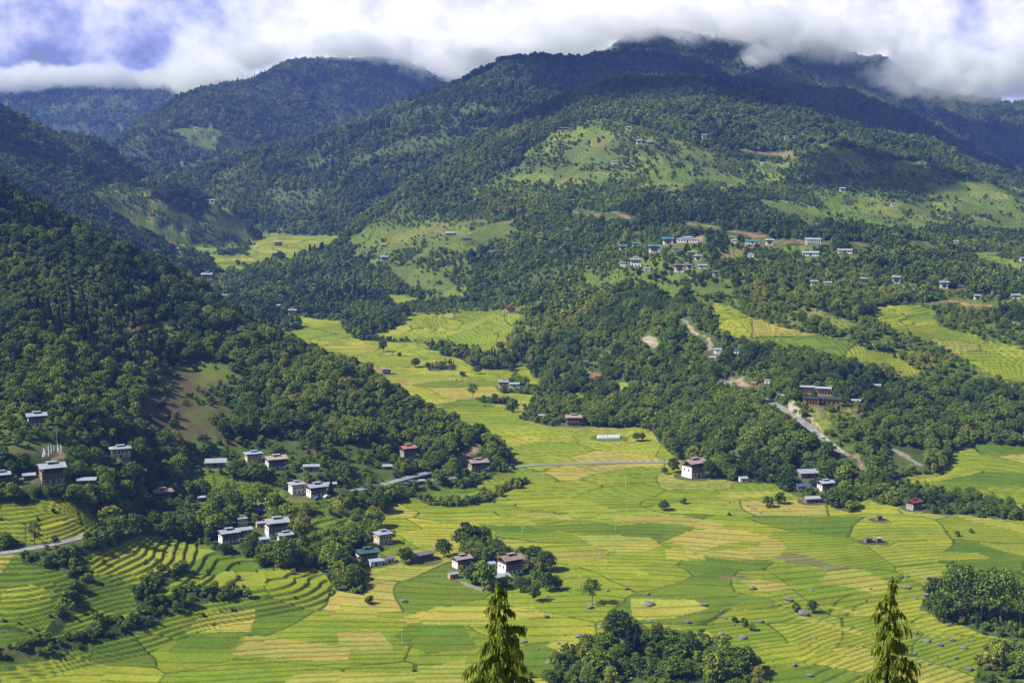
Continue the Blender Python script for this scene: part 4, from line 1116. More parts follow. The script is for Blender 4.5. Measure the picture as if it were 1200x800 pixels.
for kind, Q, hw in ROADLINES:
    t = unit(np.gradient(Q[:, :2], axis=0)); nrm = np.stack((-t[:, 1], t[:, 0]), 1)
    prof = [(-hw - .25, -.7), (-hw - .25, .22), (-hw, .22), (-hw, .10), (hw, .10), (hw, .22), (hw + .25, .22), (hw + .25, -.7)] if kind == 'road' else [(-hw, -.4), (-hw, .10), (hw, .10), (hw, -.4)]
    V = [(q[0] + n[0] * o, q[1] + n[1] * o, q[2] + dz) for q, n in zip(Q, nrm) for o, dz in prof]
    m = len(prof); F, M = [], []
    for i in range(len(Q) - 1):
        for k in range(m - 1):
            F.append((i * m + k, (i + 1) * m + k, (i + 1) * m + k + 1, i * m + k + 1)); M.append(0 if (kind != 'road' or k == 3) else 1)
    o = link(bpy.data.objects.new(kind, raw_mesh(kind, V, F, [ROADM, CURBM] if kind == 'road' else [PATHM], M))); o['kind'] = 'structure'

# ------------------------------------------------------------------ building kit
def paint(name, c, rough=.85, stain=None, amt=.35, scale=.8, spec=.2):
    m, nt, pb = node_mat(name, rough, spec)
    t = nt.nodes.new('ShaderNodeTexCoord'); n = nt.nodes.new('ShaderNodeTexNoise'); n.inputs['Scale'].default_value = scale; n.inputs['Detail'].default_value = 5; n.inputs['Roughness'].default_value = .65
    nt.links.new(t.outputs['Object'], n.inputs['Vector'])
    r = nt.nodes.new('ShaderNodeMapRange'); r.inputs[1].default_value = .42; r.inputs[2].default_value = .72; r.inputs[4].default_value = amt; nt.links.new(n.outputs['Fac'], r.inputs[0])
    mx = nt.nodes.new('ShaderNodeMix'); mx.data_type = 'RGBA'; nt.links.new(r.outputs[0], mx.inputs[0])
    mx.inputs[6].default_value = c + (1,); mx.inputs[7].default_value = (stain or tuple(x * .6 for x in c)) + (1,)
    nt.links.new(mx.outputs[2], pb.inputs['Base Color'])
    return m
def roofing(name, c, stain=None, amt=.3):
    """corrugated sheet: fine ribs down the slope, weathered in patches"""
    m = paint(name, c, .5, stain, amt, .5, .35); nt = m.node_tree; pb = nt.nodes['Principled BSDF']
    t = nt.nodes['Texture Coordinate']; w = nt.nodes.new('ShaderNodeTexWave'); w.inputs['Scale'].default_value = 1.6
    nt.links.new(t.outputs['Object'], w.inputs['Vector'])
    b = nt.nodes.new('ShaderNodeBump'); b.inputs['Strength'].default_value = .6; b.inputs['Distance'].default_value = .08
    nt.links.new(w.outputs['Fac'], b.inputs['Height']); nt.links.new(b.outputs[0], pb.inputs['Normal'])
    return m
WALLC = {k: paint('wall_' + k, c, .9, s, a) for k, c, s, a in (
    ('white', (.80, .79, .76), (.56, .53, .48), .4), ('cream', (.62, .53, .36), (.45, .38, .26), .5), ('timber', (.42, .37, .31), (.20, .13, .09), .7), ('brown', (.22, .16, .11), (.12, .09, .07), .6),
    ('ochre', (.55, .34, .14), (.38, .24, .12), .5), ('grey', (.42, .41, .40), (.28, .27, .26), .5), ('orange', (.50, .26, .08), (.36, .17, .06), .5))}
ROOFC = {k: roofing('roof_' + k, c, s, a) for k, c, s, a in (
    ('silver', (.40, .43, .48), (.27, .26, .26), .7), ('blue', (.36, .46, .58), (.30, .36, .42), .4), ('slate', (.15, .15, .16), (.22, .20, .18), .5), ('rust', (.30, .20, .165), (.42, .36, .33), .6),
    ('pink', (.42, .30, .26), (.30, .19, .15), .5), ('red', (.45, .20, .15), (.30, .14, .10), .4), ('darkred', (.22, .060, .050), (.14, .05, .04), .4), ('green', (.050, .12, .105), (.08, .11, .10), .4),
    ('teal', (.07, .24, .235), (.12, .22, .21), .4), ('tan', (.43, .39, .31), (.30, .27, .22), .5), ('greyblue', (.34, .39, .45), (.24, .25, .27), .5), ('greyrust', (.36, .33, .32), (.36, .20, .14), .8),
    ('dark', (.040, .045, .058), (.07, .07, .08), .4), ('bluedark', (.060, .11, .27), (.10, .13, .22), .5), ('patch', (.36, .32, .31), (.25, .13, .11), .9), ('film', (.62, .70, .78), (.45, .52, .60), .5))}
DARKW = paint('dark_timber', (.075, .045, .032), .8, (.13, .075, .05), .6)
ATTIC = paint('attic_timber', (.060, .045, .036), .9, (.10, .07, .05), .5)
GLASS, _, pb = node_mat('window_glass', .12, .5); pb.inputs['Base Color'].default_value = (.025, .030, .036, 1)
FRAMEM = paint('window_frame', (.55, .50, .42), .8, (.30, .17, .10), .7)
STONE = paint('foundation_stone', (.30, .28, .25), .95, (.18, .17, .15), .7)

class Kit:
    """collects boxes and roofs into one mesh"""
    def __init__(self): self.V, self.F, self.M = [], [], []
    def add(self, V, F, m=0):
        o = len(self.V); self.V += V; self.F += [tuple(i + o for i in f) for f in F]; self.M += [m] * len(F); return self
    def box(self, x0, x1, y0, y1, z0, z1, m=0, taper=0.0):
        a = taper
        V = [(x0, y0, z0), (x1, y0, z0), (x1, y1, z0), (x0, y1, z0), (x0 + a, y0 + a, z1), (x1 - a, y0 + a, z1), (x1 - a, y1 - a, z1), (x0 + a, y1 - a, z1)]
        return self.add(V, [(3, 2, 1, 0), (4, 5, 6, 7), (0, 1, 5, 4), (1, 2, 6, 5), (2, 3, 7, 6), (3, 0, 4, 7)], m)
    def gable(self, x0, x1, y0, y1, z, rise, t=.12, m=0):
        ym = (y0 + y1) / 2
        V = [(x, y, zz + dz) for x in (x0, x1) for dz in (0, t) for y, zz in ((y0, z), (ym, z + rise), (y1, z))]
        F = [(0, 6, 7, 1), (1, 7, 8, 2), (3, 4, 10, 9), (4, 5, 11, 10), (0, 1, 4, 3), (1, 2, 5, 4), (6, 9, 10, 7), (7, 10, 11, 8), (0, 3, 9, 6), (2, 8, 11, 5)]
        return self.add(V, F, m)
    def hip(self, x0, x1, y0, y1, z, rise, t=.12, m=0):
        ym = (y0 + y1) / 2; k = min((x1 - x0), (y1 - y0)) * .46
        V = [(x0, y0, z), (x1, y0, z), (x1, y1, z), (x0, y1, z), (x0, y0, z + t), (x1, y0, z + t), (x1, y1, z + t), (x0, y1, z + t), (x0 + k, ym, z + t + rise), (x1 - k, ym, z + t + rise)]
        return self.add(V, [(3, 2, 1, 0), (0, 1, 5, 4), (1, 2, 6, 5), (2, 3, 7, 6), (3, 0, 4, 7), (4, 5, 9, 8), (5, 6, 9), (6, 7, 8, 9), (7, 4, 8)], m)
    def shed(self, x0, x1, y0, y1, zf, zb, t=.10, m=0):
        V = [(x0, y0, zf), (x1, y0, zf), (x1, y1, zb), (x0, y1, zb), (x0, y0, zf + t), (x1, y0, zf + t), (x1, y1, zb + t), (x0, y1, zb + t)]
        return self.add(V, [(3, 2, 1, 0), (4, 5, 6, 7), (0, 1, 5, 4), (1, 2, 6, 5), (2, 3, 7, 6), (3, 0, 4, 7)], m)
    def mesh(self, name, mats): return raw_mesh(name, self.V, self.F, mats, self.M)
def window_mesh(ww, hh, frame=FRAMEM):
    k = Kit(); t = ww * .13
    k.box(-ww / 2, ww / 2, -.10, 0.05, 0, t); k.box(-ww / 2, ww / 2, -.10, .05, hh - t, hh); k.box(-ww / 2, -ww / 2 + t, -.10, .05, t, hh - t); k.box(ww / 2 - t, ww / 2, -.10, .05, t, hh - t)
    k.box(-t * .3, t * .3, -.08, .05, t, hh - t); k.box(-ww / 2 + t, ww / 2 - t, -.04, .04, t, hh - t, 1)
    return k.mesh('window', [frame, GLASS])
_wcache = {}
def put_window(parent, x, y, z, ww, hh, side=0, dark=False):
    key = (round(ww, 1), round(hh, 1), dark)
    if key not in _wcache: _wcache[key] = window_mesh(key[0], key[1], DARKW if dark else FRAMEM)
    o = part('window', _wcache[key], parent); o.location = (x, y, z); o.rotation_euler = (0, 0, (0, -math.pi / 2, math.pi / 2)[side])
    return o
CATS = {'shed': 'shed', 'hut': 'hut', 'tunnel': 'polytunnel', 'lodge': 'lodge', 'hall': 'hall', 'school': 'school'}
NAMES = {'farm': 'farmhouse', 'farm2': 'house', 'box': 'house', 'long': 'long_house', 'shed': 'shed', 'tower': 'tower_house', 'hut': 'hut', 'hall': 'assembly_hall', 'school': 'school_building', 'lodge': 'lodge', 'tunnel': 'polytunnel'}
def front_windows(t, w, y, z, n, ww, hh, span, dark=False):
    for i in range(n): put_window(t, (-.5 + (i + .5) / n) * w * span, y, z, ww, hh, 0, dark)
def side_windows(t, hw, d, z, n, ww, hh, dark=False):
    for s, sd in ((-1, 1), (1, 2)):
        for i in range(n): put_window(t, s * hw, (-.5 + (i + .5) / n) * d * .8, z, ww, hh, 1 if s < 0 else 2, dark)
def build_house(spec, p, w):
    u, v, wpx, style, wall, roof, yaw, label, group = spec
    w = max(w, 3.0); wm, rm = WALLC[wall], ROOFC[roof]; small = wpx < 9
    t = thing(NAMES[style], label, CATS.get(style, 'house'), (p[0], p[1], float(ground(p[0], p[1])) - .1), R(yaw - (0 if group == NEARG else 24)), group)
    K = lambda: Kit()
    if style in ('farm', 'farm2', 'box', 'tower'):
        w *= .80                                           # the eaves overhang: the walls are narrower than the roof
        d = w * {'farm': .78, 'farm2': .72, 'box': .66, 'tower': .92}[style]
        h = w * {'farm': .62, 'farm2': .50, 'box': .44, 'tower': .66}[style]
        if wpx < 12: h *= 1.1
        hw, hd = w / 2, d / 2
        part('foundation', K().box(-hw - .15, hw + .15, -hd - .15, hd + .15, -2.5, .35).mesh('foundation', [STONE]), t)
        part('wall', K().box(-hw, hw, -hd, hd, .35, h, 0, .02 * w).mesh('wall', [wm]), t)
        bw = .5 if group in (VILG, FARG) and wall == 'white' else 1.0
        bayz = h * (.50 if style != 'box' else .55)
        if style in ('farm', 'farm2'):
            part('timber_bay', K().box(-hw * .86 * bw, hw * .86 * bw, -hd - .38, -hd + .3, bayz, h - .25).box(-hw * .9 * bw, hw * .9 * bw, -hd - .5, -hd + .3, bayz - .22, bayz, 0).mesh('timber_bay', [DARKW]), t)
            n = 3 if small else (5 if style == 'farm' else 4)
            front_windows(t, w, -hd - .40, bayz + .25, n, w * .09, (h - bayz) * .62, .80, bw < 1)
            front_windows(t, w, -hd, h * .14 + .3, 2 if small else 3, w * .075, h * .19, .74, True)
            if not small: side_windows(t, hw - .01 * w, d, h * .58, 2, w * .075, h * .22, True)
        else:
            n = 2 if small else 3
            front_windows(t, w, -hd + .012 * w, h * .62, n + 1, w * .10, h * .24, .86, True); front_windows(t, w, -hd + .004 * w, h * .20, n, w * .09, h * .22, .86, True)
            if not small: side_windows(t, hw - .012 * w, d, h * .62, 2, w * .09, h * .24, True)
        if not small:
            part('door', K().box(-w * .05, w * .05, -hd - .12, -hd + .06, .35, .35 + min(2.1, h * .3)).mesh('door', [DARKW]), t)
            part('cornice', K().box(-hw - .28, hw + .28, -hd - .28, hd + .28, h + .003, h + .28).mesh('cornice', [DARKW]), t)
        ov = .105 * w; gap = {'farm': .13, 'farm2': .08, 'box': .05, 'tower': .04}[style] * w
        part('attic', K().box(-hw * .72, hw * .72, -hd * .72, hd * .72, h + (.28 if not small else .003), h + .30 + gap + .12 * d * .55).mesh('attic', [ATTIC]), t)
        zr = h + .30 + gap
        k = K()
        if style in ('tower', 'box'): k.hip(-hw - ov, hw + ov, -hd - ov, hd + ov, zr, d * .13)
        else: k.gable(-hw - ov, hw + ov, -hd - ov, hd + ov, zr, d * .20)
        ro = part('roof', k.mesh('roof', [rm]), t)
        if wpx >= 10:
            zl = zr + d * (.135 if style in ('tower', 'box') else .205)
            part('roof_lantern', K().box(-w * .16, w * .16, -w * .08, w * .08, zl - .4, zl + .55, 1).gable(-w * .24, w * .24, -w * .15, w * .15, zl + .55, w * .035).mesh('roof_lantern', [rm, ATTIC]), ro)
    elif style in ('long', 'school'):
        d = w * (.36 if style == 'long' else .32) ; d = max(d, 4.0); h = (max(3.2, w * .20) if style == 'long' else max(5.6, w * .30)); hw, hd = w * .46, d / 2
        part('foundation', K().box(-hw - .2, hw + .2, -hd - .2, hd + .2, -2.5, .35).mesh('foundation', [STONE]), t)
        part('wall', K().box(-hw, hw, -hd, hd, .35, h).mesh('wall', [wm]), t)
        n = 3 if small else 6
        if style == 'school':
            n = 7
            front_windows(t, w, -hd, h * .60, n, w * .06, h * .26, .84, True); front_windows(t, w, -hd, h * .14, n, w * .06, h * .26, .84, True)
            for i in range(8):
                x = (-.5 + i / 7) * w * .88
                part('column', K().box(x - .22, x + .22, -hd - 2.0, -hd - 1.6, -1.2, h).mesh('column', [wm]), t)
            part('veranda_floor', K().box(-hw, hw, -hd - 2.0, -hd - .003, h * .5, h * .5 + .25).mesh('veranda_floor', [wm]), t)
        else: front_windows(t, w, -hd, h * .36, n, w * .07, h * .36, .88, True)
        if not small: side_windows(t, hw, d, h * .4, 1, 1.1, h * .34, True); part('door', K().box(-.6, .6, -hd - .1, -hd + .05, .35, 2.4).mesh('door', [DARKW]), t)
        fo = 2.4 if style == 'school' else .9
        part('attic', K().box(-hw * .9, hw * .9, -hd * .55, hd * .55, h + .003, h + .55).mesh('attic', [ATTIC]), t)
        part('roof', K().gable(-w / 2, w / 2, -hd - fo, hd + .9, h + .2, d * .20).mesh('roof', [rm]), t)
    elif style in ('shed', 'hut'):
        d = w * (.55 if style == 'shed' else .75); h = max(2.4, w * .26); hw, hd = w * .44, d * .46
        part('wall', K().box(-hw, hw, -hd, hd, -1.6, h).mesh('wall', [wm]), t)
        part('door', K().box(-w * .10, w * .06, -hd - .06, -hd + .05, 0, h * .78).mesh('door', [ATTIC]), t)
        if wpx >= 10: put_window(t, w * .25, -hd, h * .38, max(.8, w * .08), h * .34, 0, True)
        k = K()
        if style == 'shed' and (int(u) % 3): k.shed(-w / 2, w / 2, -d / 2 - .3, d / 2, h + .01, h + d * .17)
        else: k.gable(-w / 2, w / 2, -d / 2 - .3, d / 2 + .3, h + .01, d * .20)
        part('roof', k.mesh('roof', [rm]), t)
        if style == 'shed' and int(u) % 3:
            part('gable_boards', K().box(-hw + .05, hw - .05, hd - .3, hd - .01, h + .003, h + d * .14).mesh('gable_boards', [wm]), t)
    elif style == 'hall':
        d = w * .5; h = w * .17; hw, hd = w * .46, d * .46
        part('foundation', K().box(-hw - .3, hw + .3, -hd - .3, hd + .3, -3, .4).mesh('foundation', [STONE]), t)
        part('wall', K().box(-hw, hw, -hd, hd, .4, h).mesh('wall', [wm]), t)
        front_windows(t, w, -hd, h * .40, 7, w * .055, h * .32, .84, True); side_windows(t, hw, d, h * .40, 3, w * .055, h * .32, True)
        part('door', K().box(-1, 1, -hd - .12, -hd + .05, .4, 2.6).mesh('door', [DARKW]), t)
        part('red_band', K().box(-hw - .05, hw + .05, -hd - .05, hd + .05, h * .82, h * .93).mesh('red_band', [paint('band_red', (.28, .09, .06))]), t)
        ro = part('roof', K().hip(-w / 2, w / 2, -d / 2, d / 2, h + .003, w * .045).mesh('roof', [rm]), t)
        part('upper_tier', K().box(-w * .22, w * .22, -d * .22, d * .22, h + w * .02, h + w * .075, 1).hip(-w * .27, w * .27, -d * .30, d * .30, h + w * .075, w * .035).mesh('upper_tier', [rm, wm]), ro)
    elif style == 'lodge':
        d = w * .42; h = max(4.2, w * .24); hw, hd = w * .46, d * .45
        part('terrace', K().box(-hw - 1, hw + 1, -hd - 2.6, hd + .5, -2.5, .3).mesh('terrace', [STONE]), t)
        part('wall', K().box(-hw, hw, -hd, hd, .3, h).mesh('wall', [wm]), t)
        front_windows(t, w, -hd, h * .22, 6, w * .085, h * .5, .90, True); side_windows(t, hw, d, h * .3, 2, w * .06, h * .45, True)
        for i in range(6):
            x = (-.5 + i / 5) * w * .90
            part('post', K().box(x - .16, x + .16, -hd - 1.7, -hd - 1.4, .3, h).mesh('post', [wm]), t)
        part('attic', K().box(-hw, hw, -hd - 1.7, hd, h + .003, h + .5).mesh('attic', [ATTIC]), t)
        part('roof', K().gable(-w / 2 - .4, w / 2 + .4, -d / 2 - 2.2, d / 2 + .8, h + .5, d * .17).mesh('roof', [rm]), t)
    elif style == 'tunnel':
        r = 2.6; hw = w / 2; n = 10; k = K(); V, F = [], []
        for x in (-hw, hw):
            for i in range(n + 1):
                a = math.pi * i / n; V.append((x, -r * math.cos(a), r * .85 * math.sin(a)))
        for i in range(n): F.append((i, i + 1, n + 2 + i, n + 1 + i))
        part('film_cover', k.add(V, F).mesh('film_cover', [rm]), t)
        for x in (-hw, hw):
            part('end_wall', K().add([(x, -r * math.cos(math.pi * i / n), r * .85 * math.sin(math.pi * i / n)) for i in range(n + 1)], [tuple(range(n + 1))]).mesh('end_wall', [WALLC['white']]), t)
        for j in range(6):
            x = -hw + (j + .5) * w / 6
            vv, ff = tube([(x, -r * 1.02 * math.cos(math.pi * i / n), r * .87 * math.sin(math.pi * i / n)) for i in range(n + 1)], [.06] * (n + 1), 5)
            part('rib', raw_mesh('rib', vv, ff, ROOFC['slate']), t)
    return t
for h, p, w in HOUSES: build_house(h, p, w)

# ------------------------------------------------------------------ trees and bushes that stand as things of their own
def tree_thing(kind, x, y, z, scale, tint, label, group=None, rz=None, cat=None, stretch=1.0, var=None):
    c, t, m = KINDS[kind][rng.integers(0, len(KINDS[kind])) if var is None else var]
    nm = {'tree': 'broadleaf_tree', 'tall': 'tall_tree', 'conifer': 'conifer', 'bamboo': 'bamboo_clump', 'shrub': 'shrub'}[kind]
    o = thing(nm, label, cat or {'shrub': 'shrub', 'bamboo': 'bamboo'}.get(kind, 'tree'), (x, y, z - .15), rng.uniform(0, 6.28) if rz is None else rz, group)
    o.scale = (scale, scale, scale * stretch)
    a = part('crown', c, o); a['tint'] = float(tint)
    part('trunk' if kind != 'bamboo' else 'culms', t, o)
    return o
REGIONS = [  # (u0, v0, u1, v1, label of the trees there, label of the bushes there)
  (625, 712, 910, 840, 'bushy tree in the boulder-strewn grove at the lower edge of the paddies', 'low bush among the boulders and grove at the lower edge of the paddies'),
  (1060, 640, 1230, 840, 'tree in the dark stand at the right edge of the paddies', 'bush under the dark stand at the right edge of the paddies'),
  (520, 625, 665, 700, 'tree in the clump around the rust-roofed farmhouse', 'bush in the clump around the rust-roofed farmhouse'),
  (375, 595, 445, 705, 'tree beside the green-roofed house', 'bush on the bank below the green-roofed house'),
  (240, 625, 376, 690, 'tree just below the tight hamlet', 'bush just below the tight hamlet'),
  (-20, 600, 250, 800, 'tree on the banks between the lower left terraces', 'bush on the banks between the lower left terraces'),
  (-20, 540, 260, 600, 'tree in the dark belt around the left farmhouses', 'bush near the left farmhouses'),
  (250, 500, 470, 625, 'tree among the houses at the foot of the left hill', 'bush among the houses at the foot of the left hill'),
  (470, 555, 640, 600, 'tree on the hedge bank along the valley road', 'bush on the hedge bank along the valley road'),
  (680, 480, 1230, 620, 'tree at the foot of the right spur', 'bush at the foot of the right spur'),
  (-20, 0, 610, 560, 'dark tree in the forest of the left hill', 'bush on the cleared ground of the left hill'),
  (-9999, -9999, 9999, 9999, 'tree on the right hillside', 'bush scattered at the edge of the paddies'),
]
def region(u, v):
    for r in REGIONS:
        if r[0] <= u <= r[2] and r[1] <= v <= r[3]: return r
uu, vv = proj(OWN_T[:, 0], OWN_T[:, 1], OWN_T[:, 2])
KADJ = {'tree': 'broadleaf ', 'tall': 'high-crowned ', 'conifer': 'dark conical ', 'bamboo': 'feathery bamboo '}
for row, u, v in zip(OWN_T, uu, vv):
    kd = KC[int(row[5])]; lab = region(u, v)[4]
    lab = lab.replace('bushy tree', 'tree').replace('dark tree', 'tree')
    lab = {'tree': 'broadleaf tree', 'tall': 'tall bare-stemmed tree', 'conifer': 'dark conical conifer', 'bamboo': 'feathery bamboo clump'}[kd] + lab[4:]
    tree_thing(kd, row[0], row[1], row[2], row[3], row[4], lab, group=lab)
uu, vv = proj(OWN_S[:, 0], OWN_S[:, 1], OWN_S[:, 2])
for row, u, v in zip(OWN_S, uu, vv):
    lab = region(u, v)[5]
    tree_thing('shrub', row[0], row[1], row[2], row[3], row[4], lab, group=lab)

HT = {'tree': 10.0, 'tall': 17.0, 'conifer': 13.0, 'bamboo': 9.5, 'shrub': 3.0}
SINGLE = [  # (kind, column, row of the base, height in pixels, tint, label, sideways stretch)
  ('tree', 549, 645, 34, .12, 'large round dark tree behind the grey-roofed house'), ('tree', 520, 652, 20, .3, 'tree left of the large round dark one, by the long low house'),
  ('tree', 640, 668, 26, .15, 'dark spreading tree just right of the rust-roofed farmhouse'), ('tree', 625, 660, 22, .2, 'dark tree touching the gable of the rust-roofed farmhouse'),
  ('tree', 568, 690, 32, .62, 'olive tree hiding the gap between the grey and rust roofs'), ('tree', 553, 684, 24, .3, 'dark tree right of the little ochre house'),
  ('tree', 610, 692, 18, .2, 'round dark tree in front of the rust-roofed farmhouse'), ('tree', 640, 692, 20, .22, 'round tree at the right end of the farmhouse clump'), ('tree', 653, 690, 14, .25, 'small round tree last in the farmhouse clump'),
  ('tall', 694, 708, 31, .2, 'upright dark tree alone in the middle of the paddies'), ('tree', 626, 704, 18, .3, 'small spindly tree below the farmhouse clump'), ('shrub', 433, 707, 11, .2, 'round dark bush on a path between paddies'),
  ('shrub', 900, 594, 12, .35, 'wide bush, left of a pair in the right paddies'), ('shrub', 914, 590, 13, .25, 'rounder bush, right of a pair in the right paddies'),
  ('tree', 778, 598, 12, .2, 'small tree alone on a bund in the middle paddies'), ('shrub', 801, 590, 8, .4, 'pale bush near the lone tree on the bund'), ('tree', 779, 555, 8, .2, 'small tree on the paddy left of the solitary farmhouse'),
  ('conifer', 797, 538, 18, .1, 'dark cypress left behind the solitary farmhouse'), ('conifer', 814, 535, 13, .1, 'left of two dark cypresses behind the solitary farmhouse'), ('conifer', 819, 535, 13, .1, 'right of two dark cypresses behind the solitary farmhouse'), ('conifer', 826, 536, 15, .2, 'cypress at the wood edge right of the solitary farmhouse'),
  ('tree', 789, 554, 16, .2, 'dark tree at the left gable of the solitary farmhouse'), ('tree', 832, 560, 20, .15, 'dark tree at the right corner of the solitary farmhouse'),
  ('shrub', 933, 716, 10, .3, 'small bush left of the big upright boulder'), ('tree', 952, 718, 14, .1, 'round dark tree right of the big upright boulder'),
  ('shrub', 861, 729, 8, .2, 'bush, left of a row on the boulder bank'), ('shrub', 872, 733, 9, .35, 'bush, middle of a row on the boulder bank'), ('shrub', 881, 738, 8, .4, 'bush, right of a row on the boulder bank'),
  ('shrub', 1122, 628, 6, .15, 'tiny dark bush alone high in the right paddies'), ('shrub', 1138, 624, 5, .3, 'low bush right of the tiny dark one'),
  ('tall', 1124, 726, 68, .36, 'broad crowned tree, left of the tall pair in the right stand'), ('tall', 1172, 732, 68, .50, 'tall tree with pale bare trunks in the right stand'), ('tall', 1148, 730, 62, .42, 'tall tree between the broad crown and the pale trunks'),
  ('tree', 1100, 726, 32, .2, 'dark tree at the left of the right stand'), ('tall', 1196, 736, 50, .5, 'thin pale tree at the right edge of the stand'), ('conifer', 1176, 786, 24, .12, 'dark pointed bush at the lower right corner'),
  ('conifer', 737, 768, 44, .3, 'slender poplar-like tree rising from the grove'), ('conifer', 746, 764, 34, .2, 'second slender tree rising from the grove'), ('tree', 722, 745, 32, .1, 'dark round tree at the upper left of the grove'),
  ('tree', 806, 766, 30, .3, 'broad green tree at the crest of the grove'), ('tree', 872, 790, 30, .3, 'bushy tree at the right end of the grove'), ('tree', 700, 790, 34, .55, 'rusty green tree at the left of the grove'),
  ('tree', 449, 412, 12, .15, 'dark tree alone in the far paddies'), ('tree', 487, 430, 12, .2, 'round tree right of the lone dark one in the far paddies'), ('tall', 554, 467, 18, .35, 'thin tall tree above the hedge in the far paddies'), ('shrub', 542, 441, 7, .2, 'bush on the middle of the far paddies'), ('tree', 559, 438, 9, .4, 'pale tree on the edge of the far paddies'),
  ('shrub', 468, 417, 5, .2, 'small bush between the two trees of the far paddies'), ('tree', 746, 516, 9, .2, 'left small tree right of the plastic tunnel'), ('tree', 753, 516, 8, .2, 'right small tree right of the plastic tunnel'),
  ('tree', 262, 300, 6, .1, 'first of a short row in the far upper paddies'), ('tree', 267, 300, 6, .1, 'second of a short row in the far upper paddies'), ('tree', 272, 300, 6, .1, 'third of a short row in the far upper paddies'), ('tree', 290, 301, 5, .1, 'single dot of a tree in the far upper paddies'), ('tree', 279, 312, 7, .15, 'left of two trees below the far upper row'), ('tree', 286, 313, 6, .15, 'right of two trees below the far upper row'),
  ('tall', 270, 603, 40, .62, 'tall light green tree behind the hamlet, left one'), ('tall', 300, 600, 36, .80, 'tall light green tree behind the hamlet, right one'), ('bamboo', 372, 530, 26, .7, 'bright bamboo clump under the left forest'),
  ('conifer', 388, 580, 20, .3, 'dark pointed tree beside the white roadside house'), ('conifer', 345, 624, 14, .3, 'pointed tree right of the largest hamlet house'), ('tree', 445, 600, 22, .15, 'dark tree at the edge of the paddies above the cream tower house'),
  ('tree', 295, 640, 16, .4, 'light bush-like tree between the hamlet houses'), ('tree', 262, 648, 13, .1, 'dark tree in front of the hamlet'), ('tall', 38, 480, 26, .05, 'dark tree behind the white house on the knoll'),
  ('tree', 475, 660, 20, .3, 'tree in front of the long low brown house'), ('tree', 412, 690, 26, .35, 'grey-green tree on the bank below the green roof'), ('tree', 398, 672, 24, .2, 'dark tree left of the green-roofed house'),
]
SP_ = ground_hits([(s[1], s[2]) for s in SINGLE])
for s, p in zip(SINGLE, SP_):
    h = s[3] * p[1] / FPX * 1.05
    tree_thing(s[0], p[0], p[1], float(ground(p[0], p[1])), h / HT[s[0]], s[4], s[5])

# the two weeping cypresses on the slope below the camera
def cypress(u, vtop, y, seed, label, sparse=0.0, lean=0.0):
    r = np.random.default_rng(seed)
    top = unproj(u, vtop, y); zb = float(ground(top[0], top[1])); h = top[2] - zb
    t = thing('weeping_cypress', label, 'tree', (top[0], top[1], zb))
    axis = lambda z: np.array((lean * (z / h) ** 6 + .06 * math.sin(z * .9), .05 * math.cos(z * 1.1), z))
    zs = np.linspace(-1.5, h, 26)
    V, F = tube([axis(z) for z in zs], [max(.012, .30 * (1 - max(z, 0) / h) ** 1.1) for z in zs], 8)
    part('trunk', raw_mesh('trunk', V, F, BARK), t)
    BV, BF, P, Nn, S = [], [], [], [], []
    z = 1.5; k = 0
    while z < h - .12:
        s = h - z                                         # distance below the tip
        ln = min(.08 + .41 * s ** .82, 2.8) * r.uniform(.40, 1.30) * (1 - .35 * sparse * r.random())
        a = k * 2.4 + r.uniform(-.7, .7); up = r.uniform(.05, .45)
        n = 7; tt = np.linspace(0, 1, n)
        pts = [axis(z) + np.array((math.cos(a) * ln * q, math.sin(a) * ln * q, ln * (up * q - .42 * q ** 2.4))) for q in tt]
        V, F = tube(pts, [.035 * (.3 + min(s, 6) / 6) * (1 - .8 * q) for q in tt], 4)
        o = len(BV); BV += V; BF += [tuple(i + o for i in f) for f in F]
        m = int(ln * (84 if s < 9 else 14) * (1 - .35 * sparse)) + 5
        q = r.uniform(.12, 1.04, m) ** .8
        base = np.stack([np.interp(q, tt, [p[j] for p in pts]) for j in range(3)], 1) + r.normal(0, .035 + .02 * ln, (m, 3))
        P.append(base); S.append(r.uniform(.16, .5, m) * min(1, .45 + .2 * s)); Nn.append(np.full(m, a)); k += 1
        z += (.055 + .012 * min(s, 5)) * r.uniform(.6, 1.5) * (1 if s < 9 else 3)
    part('branches', raw_mesh('branches', BV, BF, BARK), t)
    P, S, An = np.concatenate(P), np.concatenate(S), np.concatenate(Nn)
    # every spray hangs: two short drooping strips end to end
    n = len(P); ang = An + r.normal(0, .9, n); out = np.stack((np.cos(ang), np.sin(ang), np.zeros(n)), 1); sd = np.stack((-np.sin(ang + r.normal(0, 1, n)), np.cos(ang), np.zeros(n)), 1)
    wd = (.022 + .026 * r.random(n))[:, None]; L_ = S[:, None]
    p1 = P + out * L_ * .22 - np.array((0, 0, 1)) * L_ * .5; p2 = p1 + out * L_ * .05 - np.array((0, 0, 1)) * L_ * .6
    A_ = np.stack((P - sd * wd * .5, P + sd * wd * .5, p1 + sd * wd, p1 - sd * wd, p2 + sd * wd * .25, p2 - sd * wd * .25), 1).reshape(-1, 3)
    i = np.arange(n)[:, None] * 6
    F = np.concatenate((i + np.array((0, 1, 2, 3)), i + np.array((3, 2, 4, 5)))).tolist()
    fo = part('sprays', raw_mesh('sprays', A_.tolist(), F, CYPRESS), t); fo['tint'] = .5
    return t
cypress(584, 679, 60.0, 3, 'dense weeping cypress at the bottom centre, drooping yellow-green sprays')
cypress(1041, 674, 58.0, 8, 'thin-topped weeping cypress at the bottom right, trunk showing through', 1.0, .22)

